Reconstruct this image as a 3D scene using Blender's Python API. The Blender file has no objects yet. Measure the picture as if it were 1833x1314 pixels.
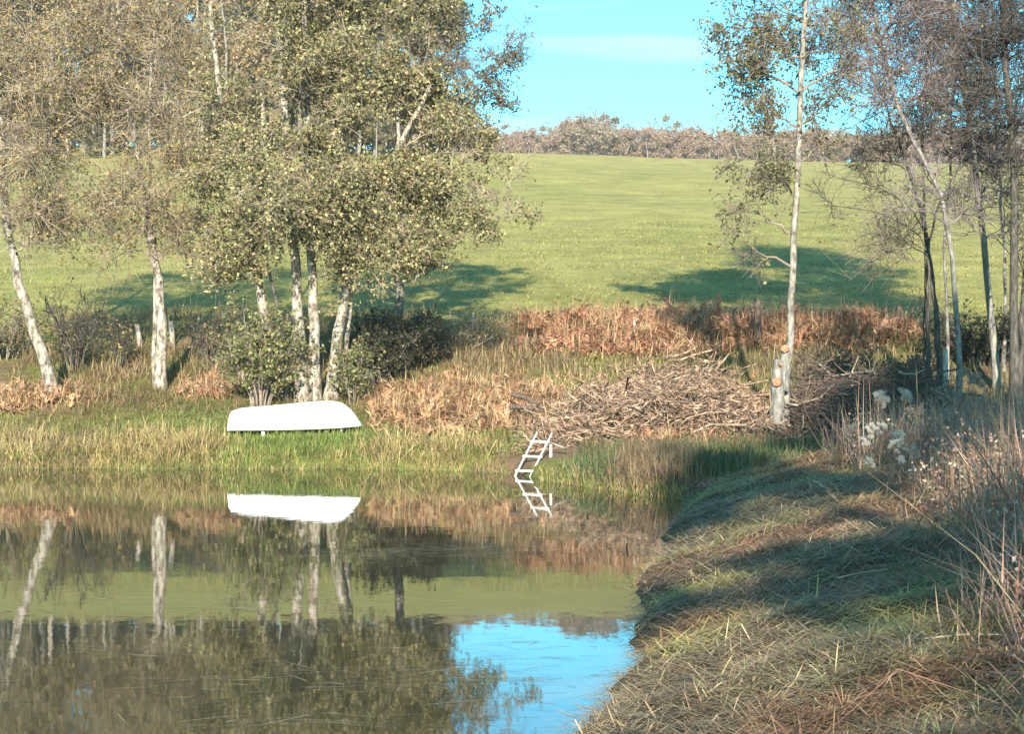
import bpy, math
import numpy as np
from mathutils import Vector, Matrix

# ------------------------------------------------------------------ camera, sky, sun, exposure
scene = bpy.context.scene
COL = scene.collection
CAM_Z = 2.4
FPX = 3000.0                      # focal length in pixels of the 1833 px wide photograph
cam_d = bpy.data.cameras.new('camera'); cam = bpy.data.objects.new('camera', cam_d); COL.objects.link(cam)
cam.location = (0, 0, CAM_Z); cam.rotation_euler = (math.radians(90), 0, 0)
cam_d.sensor_width = 36.0; cam_d.lens = 36.0 * FPX / 1833.0
cam_d.clip_start = 0.1; cam_d.clip_end = 6000.0
scene.camera = cam

SUN_EL, SUN_AZ = math.radians(21.0), math.radians(1.0)     # azimuth: left of straight behind the camera
sdir = Vector((-math.sin(SUN_AZ) * math.cos(SUN_EL), -math.cos(SUN_AZ) * math.cos(SUN_EL), math.sin(SUN_EL)))
world = bpy.data.worlds.new('World'); scene.world = world; world.use_nodes = True
wn, wl = world.node_tree.nodes, world.node_tree.links
wn.clear()
w_out = wn.new('ShaderNodeOutputWorld'); w_bg = wn.new('ShaderNodeBackground')
w_sky = wn.new('ShaderNodeTexSky'); w_sky.sky_type = 'NISHITA'; w_sky.sun_disc = False
w_sky.sun_elevation = SUN_EL; w_sky.sun_rotation = math.atan2(sdir.x, sdir.y)
w_sky.air_density = 1.0; w_sky.dust_density = 0.6; w_sky.ozone_density = 1.0
w_tint = wn.new('ShaderNodeMixRGB'); w_tint.blend_type = 'MULTIPLY'; w_tint.inputs[0].default_value = 1.0
w_tint.inputs[2].default_value = (0.29, 0.86, 1.0, 1)
wl.new(w_sky.outputs[0], w_tint.inputs[1])
# faint high streaks of cloud all round the sky
w_tc = wn.new('ShaderNodeTexCoord'); w_map = wn.new('ShaderNodeMapping'); w_map.inputs['Scale'].default_value = (1.2, 1.2, 14.0); w_map.inputs['Location'].default_value = (2, 9, 6.12)
w_nz = wn.new('ShaderNodeTexNoise'); w_nz.inputs['Scale'].default_value = 2.2; w_nz.inputs['Detail'].default_value = 3
w_rmp = wn.new('ShaderNodeMapRange'); w_rmp.inputs[1].default_value = 0.54; w_rmp.inputs[2].default_value = 0.8; w_rmp.inputs[3].default_value = 0.0; w_rmp.inputs[4].default_value = 0.6
wl.new(w_tc.outputs['Generated'], w_map.inputs[0]); wl.new(w_map.outputs[0], w_nz.inputs['Vector']); wl.new(w_nz.outputs[0], w_rmp.inputs[0])
w_mx = wn.new('ShaderNodeMixRGB'); w_mx.inputs[2].default_value = (4.2, 5.0, 5.2, 1)
wl.new(w_rmp.outputs[0], w_mx.inputs[0]); wl.new(w_tint.outputs[0], w_mx.inputs[1])
wl.new(w_mx.outputs[0], w_bg.inputs[0]); w_bg.inputs[1].default_value = 0.092
wl.new(w_bg.outputs[0], w_out.inputs[0])

sun_d = bpy.data.lights.new('sun', 'SUN'); sun = bpy.data.objects.new('sun', sun_d); COL.objects.link(sun)
sun_d.energy = 4.2; sun_d.angle = math.radians(0.55); sun_d.color = (1.0, 0.92, 0.79)
sun.rotation_euler = sdir.to_track_quat('Z', 'Y').to_euler(); sun.location = (-10, -30, 40)

scene.view_settings.view_transform = 'Standard'; scene.view_settings.look = 'None'
scene.view_settings.gamma = 1.0; scene.view_settings.exposure = 1.95
scene.cycles.max_bounces = 6; scene.cycles.diffuse_bounces = 2; scene.cycles.glossy_bounces = 3
scene.cycles.transmission_bounces = 3; scene.cycles.transparent_max_bounces = 8
scene.cycles.use_denoising = True

# ------------------------------------------------------------------ helpers
def RNG(s): return np.random.default_rng(s)
def smooth(a, b, x):
    t = np.clip((np.asarray(x, float) - a) / (b - a), 0, 1); return t * t * (3 - 2 * t)
_lat = RNG(77).random((256, 256))
def vnoise(x, y):
    x = np.asarray(x, float); y = np.asarray(y, float)
    xi = np.floor(x).astype(int); yi = np.floor(y).astype(int); fx = x - xi; fy = y - yi
    fx = fx * fx * (3 - 2 * fx); fy = fy * fy * (3 - 2 * fy)
    a = _lat[xi & 255, yi & 255]; b = _lat[(xi + 1) & 255, yi & 255]; c = _lat[xi & 255, (yi + 1) & 255]; d = _lat[(xi + 1) & 255, (yi + 1) & 255]
    return (a * (1 - fx) + b * fx) * (1 - fy) + (c * (1 - fx) + d * fx) * fy
def fbm(x, y, o=4):
    s = 0; a = 0.5; t = 0
    for k in range(o):
        s = s + a * vnoise(x * 2 ** k + 17.3 * k, y * 2 ** k + 5.1 * k); t += a; a *= 0.55
    return s / t
def norm(v): return v / np.maximum(np.linalg.norm(v, axis=-1, keepdims=True), 1e-9)

# ------------------------------------------------------------------ lie of the land
YS_X = [-60, -30, -12, -7, -3.5, -1.5, 0.1, 1.0, 2.2, 3.3, 60]
YS_Y = [43, 41, 39.6, 39.4, 39.3, 38.9, 37.6, 34.6, 32.0, 29.8, 29.8]
XS_Y = [-80, -8, 0, 5, 8, 10.96, 11.9, 13.5, 14.9, 17.9, 22.3, 29.6, 40]
XS_X = [-70, -30, -0.8, -0.2, 0.2, 0.49, 0.77, 1.0, 1.06, 1.45, 2.03, 3.2, 4.8]
ZF_Y = [43, 46, 48, 52, 55, 70, 100, 150, 190, 215, 235, 260, 330, 450, 700, 1500, 4000]
ZF_Z = [0.8, 1.5, 1.75, 2.75, 3.7, 6.2, 10.8, 18.8, 25.4, 29.9, 32.6, 35.0, 42.0, 55.0, 62.0, 62.0, 62.0]
H_U = [0, 0.04, 0.12, 0.5, 1.0]; H_V = [0, 0.2, 0.4, 0.72, 1.0]
ZB_S = [0, 0.12, 0.35, 1.0, 2.0, 3.5, 6, 14, 4000]; ZB_Z = [0, 0.16, 0.27, 0.46, 0.72, 0.98, 1.15, 1.25, 1.3]
def shore_far(x): return np.interp(x, YS_X, YS_Y) + 0.35 * (fbm(x * 0.9, 3.3 + 0 * x) - 0.5)
def shore_right(y): return np.interp(y, XS_Y, XS_X) + 0.55 * (fbm(y * 0.8 + 40, 9.1 + 0 * y) - 0.5) + 0.22 * (fbm(y * 3.7 + 11, 2.1 + 0 * y, 3) - 0.5)
def gz(x, y):
    x = np.asarray(x, float); y = np.asarray(y, float)
    Ys = shore_far(x); Xs = shore_right(y); t = y - Ys; s = x - Xs; l = -28 - x
    q = np.maximum(np.maximum(t, s), l)
    u = np.clip(t / np.maximum(43 - Ys, 0.5), 0, 1)
    zf = np.where(y < 43, 0.8 * np.interp(u, H_U, H_V), np.interp(y, ZF_Y, ZF_Z))
    zf = np.where(t > 0, zf, 0.0)
    zf = zf - 0.028 * np.maximum(x, 0) * smooth(60, 215, y) + 0.012 * np.maximum(-x, 0) * smooth(60, 215, y)
    zb = np.interp(np.maximum(s, 0), ZB_S, ZB_Z) * (1 - smooth(30, 37, y))
    zl = 0.9 * smooth(0, 4, l)
    land = np.maximum(np.maximum(zf, zb), zl)
    near = 1 - smooth(60, 110, y)
    land = land + np.minimum(1, np.maximum(q, 0) / 0.6) * (0.14 * (fbm(x * 0.9, y * 0.9) - 0.5) * near + 0.10 * (fbm(x * 3.1 + 9, y * 3.1) - 0.5) * near
            + 1.2 * (fbm(x * 0.03 + 3, y * 0.03, 3) - 0.5) * smooth(70, 120, y))
    return np.where(q > 0, land, np.clip(q * 0.5, -0.9, 0) - 0.01)
def P(px, py, d): return np.array([(px - 916.5) / FPX * d, d, CAM_Z - (py - 657.0) / FPX * d])
def XW(px, d): return (px - 916.5) / FPX * d

# ------------------------------------------------------------------ mesh building
class Geo:
    def __init__(s): s.v = []; s.f = []; s.c = []; s.n = 0; s.hascol = False
    def add(s, V, F, C=None):
        V = np.asarray(V, float).reshape(-1, 3); s.v.append(V); s.f += [np.asarray(f, int) + s.n for f in (F if isinstance(F, list) else [F])]
        if C is None: C = np.ones((len(V), 3)) * 0.5
        else: s.hascol = True
        s.c.append(np.broadcast_to(np.asarray(C, float), (len(V), 3))); s.n += len(V)
        return s
    def mesh(s, name, mat, smoothed=False):
        V = np.concatenate(s.v); me = bpy.data.meshes.new(name)
        me.vertices.add(len(V)); me.vertices.foreach_set('co', V.astype(np.float32).ravel())
        loops = np.concatenate([f.ravel() for f in s.f]); tot = np.concatenate([np.full(len(f), f.shape[1]) for f in s.f])
        start = np.concatenate([[0], np.cumsum(tot)[:-1]])
        me.loops.add(len(loops)); me.loops.foreach_set('vertex_index', loops.astype(np.int32))
        me.polygons.add(len(tot)); me.polygons.foreach_set('loop_start', start.astype(np.int32))
        me.polygons.foreach_set('use_smooth', np.full(len(tot), bool(smoothed)))
        me.update(calc_edges=True)
        if s.hascol:
            at = me.attributes.new('Col', 'FLOAT_COLOR', 'POINT'); C = np.concatenate(s.c)
            at.data.foreach_set('color', np.concatenate([C, np.ones((len(C), 1))], 1).astype(np.float32).ravel())
        me.materials.append(mat); return me
    def build(s, name, mat, parent=None, smoothed=False):
        o = bpy.data.objects.new(name, s.mesh(name, mat, smoothed)); COL.objects.link(o)
        if parent: o.parent = parent
        return o
def tag(o, label=None, cat=None, group=None, kind=None):
    if label: o['label'] = label
    if cat: o['category'] = cat
    if group: o['group'] = group
    if kind: o['kind'] = kind
    return o
def thing(name, label, cat, group=None, loc=(0, 0, 0)):
    o = bpy.data.objects.new(name, None); COL.objects.link(o); o.location = loc; o.empty_display_size = 0.2
    return tag(o, label, cat, group)
def copy_tree(root, loc, rz, sc, label=None, group=None):
    r = root.copy(); COL.objects.link(r); r.location = loc; r.rotation_euler = (0, 0, rz); r.scale = sc
    if label: r['label'] = label
    if group: r['group'] = group
    for ch in root.children:
        c = ch.copy(); COL.objects.link(c); c.parent = r
    return r

def tube_geo(P_, R_, S, cap=False):
    """P_ (N,K,3), R_ (N,K) -> verts, quads"""
    P_ = np.asarray(P_, float); R_ = np.asarray(R_, float)
    if P_.ndim == 2: P_ = P_[None]; R_ = R_[None]
    N, K, _ = P_.shape
    T = np.empty_like(P_); T[:, 1:-1] = P_[:, 2:] - P_[:, :-2]; T[:, 0] = P_[:, 1] - P_[:, 0]; T[:, -1] = P_[:, -1] - P_[:, -2]
    T = norm(T); ch = norm(P_[:, -1] - P_[:, 0])
    ref = np.where(np.abs(ch[:, 2:3]) > 0.8, np.array([[1.0, 0.13, 0]]), np.array([[0, 0.1, 1.0]]))[:, None, :]
    A = norm(np.cross(T, np.broadcast_to(ref, T.shape))); B = np.cross(T, A)
    an = np.arange(S) / S * 2 * np.pi
    V = P_[:, :, None] + R_[:, :, None, None] * (np.cos(an)[None, None, :, None] * A[:, :, None] + np.sin(an)[None, None, :, None] * B[:, :, None])
    b = (np.arange(N)[:, None, None] * K + np.arange(K - 1)[None, :, None]) * S; j = np.arange(S)[None, None]; j2 = (j + 1) % S
    Q = np.stack([b + j, b + j2, b + S + j2, b + S + j], -1).reshape(-1, 4)
    F = [Q]
    if cap:
        for e in (0, K - 1):
            F.append(((np.arange(N)[:, None] * K + e) * S + np.arange(S)[None, :]))
    return V.reshape(-1, 3), F
def resample(pts, n, rng=None, wob=0.0):
    pts = np.asarray(pts, float); d = np.concatenate([[0], np.cumsum(np.linalg.norm(np.diff(pts, axis=0), axis=1))])
    t = np.linspace(0, d[-1], n)
    # smooth (Catmull-like) interpolation by oversampled averaging
    o = np.stack([np.interp(t, d, pts[:, k]) for k in range(3)], 1)
    for _ in range(2): o[1:-1] = 0.25 * o[:-2] + 0.5 * o[1:-1] + 0.25 * o[2:]
    if rng is not None and wob: o[1:-1] += rng.normal(0, wob, (n - 2, 3)) * np.array([1, 1, 0.2])
    return o
def path_at(P_, idx, t):
    K = P_.shape[1]; f = t * (K - 1); i = np.minimum(f.astype(int), K - 2); w = (f - i)[..., None]
    return P_[idx, i] * (1 - w) + P_[idx, i + 1] * w, norm(P_[idx, i + 1] - P_[idx, i]), i
def sprout(rng, P_, R_, n, t0, t1, lf, spread, up, droop, K, rf, rmin, lmin=0.15, lmax=9):
    L = np.linalg.norm(np.diff(P_, axis=1), axis=2).sum(1)
    idx = rng.choice(len(P_), n, p=L / L.sum()); t = rng.uniform(t0, t1, n)
    p0, tan, i = path_at(P_, idx, t)
    pr = norm(rng.normal(size=(n, 3))); pr = norm(pr - (pr * tan).sum(1, keepdims=True) * tan)
    d = norm(tan * (1 - spread) + pr * spread + np.array([0, 0, up]))
    ln = np.clip(L[idx] * lf * rng.uniform(0.5, 1.3, n) * (1.15 - 0.6 * t), lmin, lmax)
    s = np.linspace(0, 1, K)[None, :, None]
    curl = rng.normal(0, 0.18, (n, 1, 3)) + np.array([0, 0, -droop])
    pts = p0[:, None] + ln[:, None, None] * (d[:, None] * s + curl * s * s)
    pts[:, 1:] += rng.normal(0, 0.035, (n, K - 1, 3)) * ln[:, None, None]
    r0 = np.clip(np.minimum(R_[idx, i] * 0.75, ln * rf), rmin, None)
    return pts, r0[:, None] * np.linspace(1, 0.35, K)[None]
def leaf_geo(rng, pos, size, cols, droop=0.3):
    n = len(pos); a = norm(rng.normal(size=(n, 3)) + np.array([0, 0, -droop])); b = norm(np.cross(a, rng.normal(size=(n, 3)))); c = np.cross(a, b)
    L = (size * rng.uniform(0.45, 1.6, n))[:, None]
    V = np.stack([pos, pos + a * L * 0.5 + b * L * 0.36 + c * L * 0.12, pos + a * L, pos + a * L * 0.5 - b * L * 0.36 + c * L * 0.12], 1)
    k = np.arange(n)[:, None] * 4
    F = np.concatenate([k + np.array([[0, 1, 2]]), k + np.array([[0, 2, 3]])])
    return V.reshape(-1, 3), F, np.repeat(cols, 4, 0)
def mixcol(rng, n, pal, jit=0.18, w=None):
    pal = np.array(pal, float); i = rng.choice(len(pal), n, p=w)
    return np.clip(pal[i] * rng.uniform(1 - jit, 1 + jit, (n, 1)) * rng.uniform(0.93, 1.07, (n, 3)), 0.004, 0.9)
def blade_geo(rng, base, h, w, az, e0, e1, cols, roll=None):
    """curved tapering grass blades; e0/e1 start and end elevation of the blade's direction"""
    n = len(base); side_az = az + np.pi / 2 + (rng.normal(0, 0.5, n) if roll is None else roll)
    pts = [base]
    for e, st in ((e0 * 0.8 + e1 * 0.2, h * 0.55), (e0 * 0.25 + e1 * 0.75, h * 0.45)):
        pts.append(pts[-1] + st[:, None] * np.stack([np.cos(e) * np.cos(az), np.cos(e) * np.sin(az), np.sin(e)], 1))
    sv = np.stack([np.cos(side_az), np.sin(side_az), 0 * az], 1) * (w * 0.5)[:, None]
    V = np.stack([pts[0] - sv * .9, pts[0] + sv * .9, pts[1] - sv * .9, pts[1] + sv * .9, pts[2]], 1)
    k = np.arange(n)[:, None] * 5
    return V.reshape(-1, 3), [k + np.array([[0, 1, 3, 2]]), k + np.array([[2, 3, 4]])], np.repeat(cols, 5, 0)

# ------------------------------------------------------------------ materials
def new_mat(name):
    m = bpy.data.materials.new(name); m.use_nodes = True; nt = m.node_tree; nt.nodes.clear()
    return m, nt.nodes, nt.links, nt.nodes.new('ShaderNodeOutputMaterial')
def mat_plant(name, trans=0.35, rough=0.65, spec=0.25, noise=6.0, amp=0.35):
    """colour from the plant's own colour attribute, mottled, partly translucent"""
    m, N, L, out = new_mat(name)
    at = N.new('ShaderNodeAttribute'); at.attribute_name = 'Col'
    tc = N.new('ShaderNodeTexCoord'); nz = N.new('ShaderNodeTexNoise'); nz.inputs['Scale'].default_value = noise; nz.inputs['Detail'].default_value = 2
    L.new(tc.outputs['Object'], nz.inputs['Vector'])
    mr = N.new('ShaderNodeMapRange'); mr.inputs[1].default_value = 0.3; mr.inputs[2].default_value = 0.7; mr.inputs[3].default_value = 1 - amp; mr.inputs[4].default_value = 1 + amp
    L.new(nz.outputs[0], mr.inputs[0])
    mu = N.new('ShaderNodeVectorMath'); mu.operation = 'SCALE'; L.new(at.outputs['Color'], mu.inputs[0]); L.new(mr.outputs[0], mu.inputs['Scale'])
    b = N.new('ShaderNodeBsdfPrincipled'); b.inputs['Roughness'].default_value = rough; b.inputs['Specular IOR Level'].default_value = spec
    L.new(mu.outputs[0], b.inputs['Base Color'])
    if trans:
        t = N.new('ShaderNodeBsdfTranslucent'); L.new(mu.outputs[0], t.inputs['Color']); mx = N.new('ShaderNodeMixShader'); mx.inputs[0].default_value = trans
        L.new(b.outputs[0], mx.inputs[1]); L.new(t.outputs[0], mx.inputs[2]); L.new(mx.outputs[0], out.inputs[0])
    else: L.new(b.outputs[0], out.inputs[0])
    return m
def mat_ramp(name, stops, scale=(1, 1, 1), nscale=4.0, detail=6, rough=0.8, bump=0.4, bdist=0.02, spec=0.3, coord='Object', rghn=0.6):
    m, N, L, out = new_mat(name)
    tc = N.new('ShaderNodeTexCoord'); mp = N.new('ShaderNodeMapping'); mp.inputs['Scale'].default_value = scale
    nz = N.new('ShaderNodeTexNoise'); nz.inputs['Scale'].default_value = nscale; nz.inputs['Detail'].default_value = detail; nz.inputs['Roughness'].default_value = rghn
    L.new(tc.outputs[coord], mp.inputs[0]); L.new(mp.outputs[0], nz.inputs['Vector'])
    cr = N.new('ShaderNodeValToRGB'); e = cr.color_ramp.elements
    while len(e) < len(stops): e.new(0.5)
    for k, (p, c) in enumerate(stops): e[k].position = p; e[k].color = (*c, 1)
    L.new(nz.outputs[0], cr.inputs[0])
    b = N.new('ShaderNodeBsdfPrincipled'); b.inputs['Roughness'].default_value = rough; b.inputs['Specular IOR Level'].default_value = spec
    L.new(cr.outputs[0], b.inputs['Base Color'])
    if bump:
        bp = N.new('ShaderNodeBump'); bp.inputs['Strength'].default_value = bump; bp.inputs['Distance'].default_value = bdist
        L.new(nz.outputs[0], bp.inputs['Height']); L.new(bp.outputs[0], b.inputs['Normal'])
    L.new(b.outputs[0], out.inputs[0]); return m
M = {}
M['leaf'] = mat_plant('leaf', 0.35, 0.5, 0.4, 3.0, 0.25)
M['blade'] = mat_plant('blade', 0.3, 0.6, 0.3, 1.7, 0.35)
M['drystem'] = mat_plant('drystem', 0.15, 0.8, 0.15, 2.5, 0.3)
M['fluff'] = mat_plant('fluff', 0.5, 0.9, 0.05, 20, 0.1)
M['bark_pale'] = mat_ramp('bark_pale', [(0.34, (0.05, 0.04, 0.032)), (0.45, (0.14, 0.115, 0.09)), (0.55, (0.27, 0.235, 0.19)), (0.75, (0.36, 0.325, 0.27))], (2.6, 2.6, 1.3), 3.4, 9, 0.85, 0.6, 0.03)
M['bark_grey'] = mat_ramp('bark_grey', [(0.32, (0.05, 0.045, 0.04)), (0.5, (0.15, 0.135, 0.115)), (0.7, (0.28, 0.255, 0.22))], (3, 3, 0.8), 4.0, 8, 0.9, 0.6, 0.03)
M['bark_dark'] = mat_ramp('bark_dark', [(0.35, (0.025, 0.022, 0.02)), (0.55, (0.07, 0.06, 0.05)), (0.75, (0.14, 0.12, 0.1))], (3, 3, 0.8), 5.0, 6, 0.9, 0.5, 0.02)
M['twig'] = mat_ramp('twig', [(0.35, (0.09, 0.07, 0.055)), (0.65, (0.22, 0.175, 0.135))], (1, 1, 1), 1.5, 4, 0.85, 0, 0)
M['twig_pale'] = mat_ramp('twig_pale', [(0.35, (0.13, 0.10, 0.07)), (0.65, (0.33, 0.265, 0.19))], (1, 1, 1), 1.5, 4, 0.85, 0, 0)
M['twig_purple'] = mat_ramp('twig_purple', [(0.35, (0.085, 0.065, 0.065)), (0.65, (0.21, 0.165, 0.16))], (1, 1, 1), 1.5, 4, 0.85, 0, 0)
M['bark_mid'] = mat_ramp('bark_mid', [(0.34, (0.05, 0.042, 0.038)), (0.5, (0.15, 0.13, 0.115)), (0.72, (0.27, 0.24, 0.21))], (2.6, 2.6, 1.3), 3.4, 9, 0.85, 0.6, 0.03)
M['bark_light'] = mat_ramp('bark_light', [(0.34, (0.06, 0.05, 0.042)), (0.48, (0.17, 0.145, 0.12)), (0.72, (0.31, 0.275, 0.23))], (2.6, 2.6, 1.3), 3.4, 9, 0.85, 0.6, 0.03)
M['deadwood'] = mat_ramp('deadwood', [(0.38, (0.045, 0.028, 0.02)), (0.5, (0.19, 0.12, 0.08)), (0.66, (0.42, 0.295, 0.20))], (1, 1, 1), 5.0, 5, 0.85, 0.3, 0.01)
M['cutwood'] = mat_ramp('cutwood', [(0.35, (0.16, 0.075, 0.042)), (0.65, (0.30, 0.155, 0.09))], (1, 1, 1), 14.0, 4, 0.8, 0.2, 0.005)
M['oldwood'] = mat_ramp('oldwood', [(0.3, (0.14, 0.12, 0.1)), (0.7, (0.42, 0.38, 0.32))], (6, 6, 0.7), 5.0, 6, 0.9, 0.5, 0.01)
M['dark_and_shaded_wood'] = mat_ramp('dark_and_shaded_wood', [(0.3, (0.03, 0.022, 0.018)), (0.7, (0.13, 0.09, 0.07))], (4, 4, 1), 5.0, 6, 0.9, 0.5, 0.01)  # dark wood; on the right-hand brush heap the dark tone paints its shade
M['paint_ladder'] = mat_ramp('paint_ladder', [(0.3, (0.26, 0.24, 0.19)), (0.48, (0.50, 0.48, 0.43)), (0.8, (0.62, 0.61, 0.57))], (1, 1, 1), 9.0, 6, 0.5, 0.15, 0.004, 0.4)
M['gelcoat'] = mat_ramp('gelcoat', [(0.28, (0.42, 0.40, 0.34)), (0.42, (0.70, 0.69, 0.66)), (0.7, (0.79, 0.79, 0.77))], (1, 1, 1), 2.2, 7, 0.35, 0.05, 0.004, 0.5)
M['rubber'] = mat_ramp('rubber', [(0.3, (0.16, 0.16, 0.15)), (0.7, (0.34, 0.34, 0.32))], (1, 1, 1), 8.0, 4, 0.6, 0.1, 0.003)
# ground: colour of what grows or lies there, with fine relief
def mat_ground():
    m, N, L, out = new_mat('ground_cover')
    at = N.new('ShaderNodeAttribute'); at.attribute_name = 'Col'
    tc = N.new('ShaderNodeTexCoord')
    n1 = N.new('ShaderNodeTexNoise'); n1.inputs['Scale'].default_value = 0.35; n1.inputs['Detail'].default_value = 9; n1.inputs['Roughness'].default_value = 0.68
    n2 = N.new('ShaderNodeTexNoise'); n2.inputs['Scale'].default_value = 5.0; n2.inputs['Detail'].default_value = 8; n2.inputs['Roughness'].default_value = 0.7
    for n in (n1, n2): L.new(tc.outputs['Object'], n.inputs['Vector'])
    mr = N.new('ShaderNodeMapRange'); mr.inputs[1].default_value = 0.32; mr.inputs[2].default_value = 0.68; mr.inputs[3].default_value = 0.72; mr.inputs[4].default_value = 1.28
    L.new(n1.outputs[0], mr.inputs[0])
    mr2 = N.new('ShaderNodeMapRange'); mr2.inputs[1].default_value = 0.3; mr2.inputs[2].default_value = 0.7; mr2.inputs[3].default_value = 0.6; mr2.inputs[4].default_value = 1.4
    L.new(n2.outputs[0], mr2.inputs[0])
    ml = N.new('ShaderNodeMath'); ml.operation = 'MULTIPLY'; L.new(mr.outputs[0], ml.inputs[0]); L.new(mr2.outputs[0], ml.inputs[1])
    mu = N.new('ShaderNodeVectorMath'); mu.operation = 'SCALE'; L.new(at.outputs['Color'], mu.inputs[0]); L.new(ml.outputs[0], mu.inputs['Scale'])
    b = N.new('ShaderNodeBsdfPrincipled'); b.inputs['Roughness'].default_value = 0.95; b.inputs['Specular IOR Level'].default_value = 0.1
    L.new(mu.outputs[0], b.inputs['Base Color'])
    bp = N.new('ShaderNodeBump'); bp.inputs['Strength'].default_value = 0.9; bp.inputs['Distance'].default_value = 0.08
    L.new(n2.outputs[0], bp.inputs['Height']); L.new(bp.outputs[0], b.inputs['Normal'])
    L.new(b.outputs[0], out.inputs[0]); return m
M['ground'] = mat_ground()
def mat_water():
    m, N, L, out = new_mat('pond_water')
    b = N.new('ShaderNodeBsdfPrincipled'); b.inputs['Base Color'].default_value = (0.034, 0.032, 0.018, 1); b.inputs['Roughness'].default_value = 0.025; b.inputs['IOR'].default_value = 1.85
    tc = N.new('ShaderNodeTexCoord'); mp = N.new('ShaderNodeMapping'); mp.inputs['Scale'].default_value = (0.9, 0.5, 1)
    n1 = N.new('ShaderNodeTexNoise'); n1.inputs['Scale'].default_value = 2.6; n1.inputs['Detail'].default_value = 3
    L.new(tc.outputs['Object'], mp.inputs[0]); L.new(mp.outputs[0], n1.inputs['Vector'])
    bp = N.new('ShaderNodeBump'); bp.inputs['Strength'].default_value = 0.15; bp.inputs['Distance'].default_value = 0.010
    L.new(n1.outputs[0], bp.inputs['Height']); L.new(bp.outputs[0], b.inputs['Normal'])
    L.new(b.outputs[0], out.inputs[0]); return m
M['water'] = mat_water()

# palettes (linear albedo)
G_FIELD = (0.21, 0.19, 0.062); G_LUSH = (0.085, 0.135, 0.022); G_DARK = (0.04, 0.075, 0.02)
TAN = (0.34, 0.245, 0.12); STRAW = (0.42, 0.32, 0.16); RUST = (0.27, 0.115, 0.05); BROWN = (0.13, 0.085, 0.05); SOIL_AND_SHADE = (0.06, 0.045, 0.03); OLIVE = (0.12, 0.115, 0.035)

# ------------------------------------------------------------------ ground
def axis(segs):
    out = [segs[0][0]]
    for a, b, st in segs: out += list(np.arange(a + st, b + st * 0.5, st))
    return np.array(out)
gx = axis([(-2600, -600, 250), (-600, -120, 30), (-120, -30, 6), (-30, -13, 0.6), (-13, -1, 0.36), (-1, 5, 0.15), (5, 13, 0.36), (13, 30, 0.7), (30, 120, 6), (120, 600, 30), (600, 2600, 250)])
gy = axis([(-600, -60, 30), (-60, -4, 2), (-4, 8, 0.4), (8, 34, 0.2), (34, 46, 0.25), (46, 64, 0.5), (64, 130, 2), (130, 480, 6), (480, 700, 20), (700, 4000, 300)])
X, Y = np.meshgrid(gx, gy); Z = gz(X, Y)
nx, ny = len(gx), len(gy)
i = (np.arange(ny - 1)[:, None] * nx + np.arange(nx - 1)[None]).reshape(-1)
gcol = np.empty((ny, nx, 3)); gcol[:] = BROWN
def lay(mask, c):
    global gcol
    mk = np.clip(mask, 0, 1)[..., None]; gcol = gcol * (1 - mk) + np.array(c) * mk
nzz = fbm(X * 0.5, Y * 0.5)
fld = smooth(52.5, 56.5, Y + 3 * (nzz - 0.5))
lay(smooth(0.4, 0.6, nzz), OLIVE)
lay(fld, G_FIELD)
lay(fld * smooth(0.45, 0.6, fbm(X * 0.25 + 7, Y * 0.12)) * 0.35, (0.16, 0.165, 0.045))
lay(fld * smooth(0.42, 0.62, fbm(X * 0.07, Y * 0.05)) * 0.75, (0.225, 0.195, 0.065))
lay(fld * smooth(150, 215, Y) * 0.5, (0.25, 0.21, 0.08))
lay((X < -2.5) * smooth(-9.5, -8.5, X) * (Y > 38.5) * (Y < 46) * 0.8, (0.09, 0.11, 0.03))
lay(((X > .8) & (X < 6.2) & (Y > 39) & (Y < 43.6)) | ((X > 6.6) & (X < 10.8) & (Y > 39) & (Y < 43)), SOIL_AND_SHADE)  # ground darkened under both heaps, painting in the shade of their gaps
lay((Y < 33) * (X > -1) * 0.85, SOIL_AND_SHADE)
ground = Geo().add(np.stack([X, Y, Z], -1), np.stack([i, i + 1, i + nx + 1, i + nx], -1), gcol.reshape(-1, 3)).build('ground', M['ground'], smoothed=True)
tag(ground, kind='structure')
pond = Geo().add([(-34, -12, 0), (6, -12, 0), (6, 46, 0), (-34, 46, 0)], np.array([[0, 1, 2, 3]])).build('pond_water', M['water'])
tag(pond, kind='structure')

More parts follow.
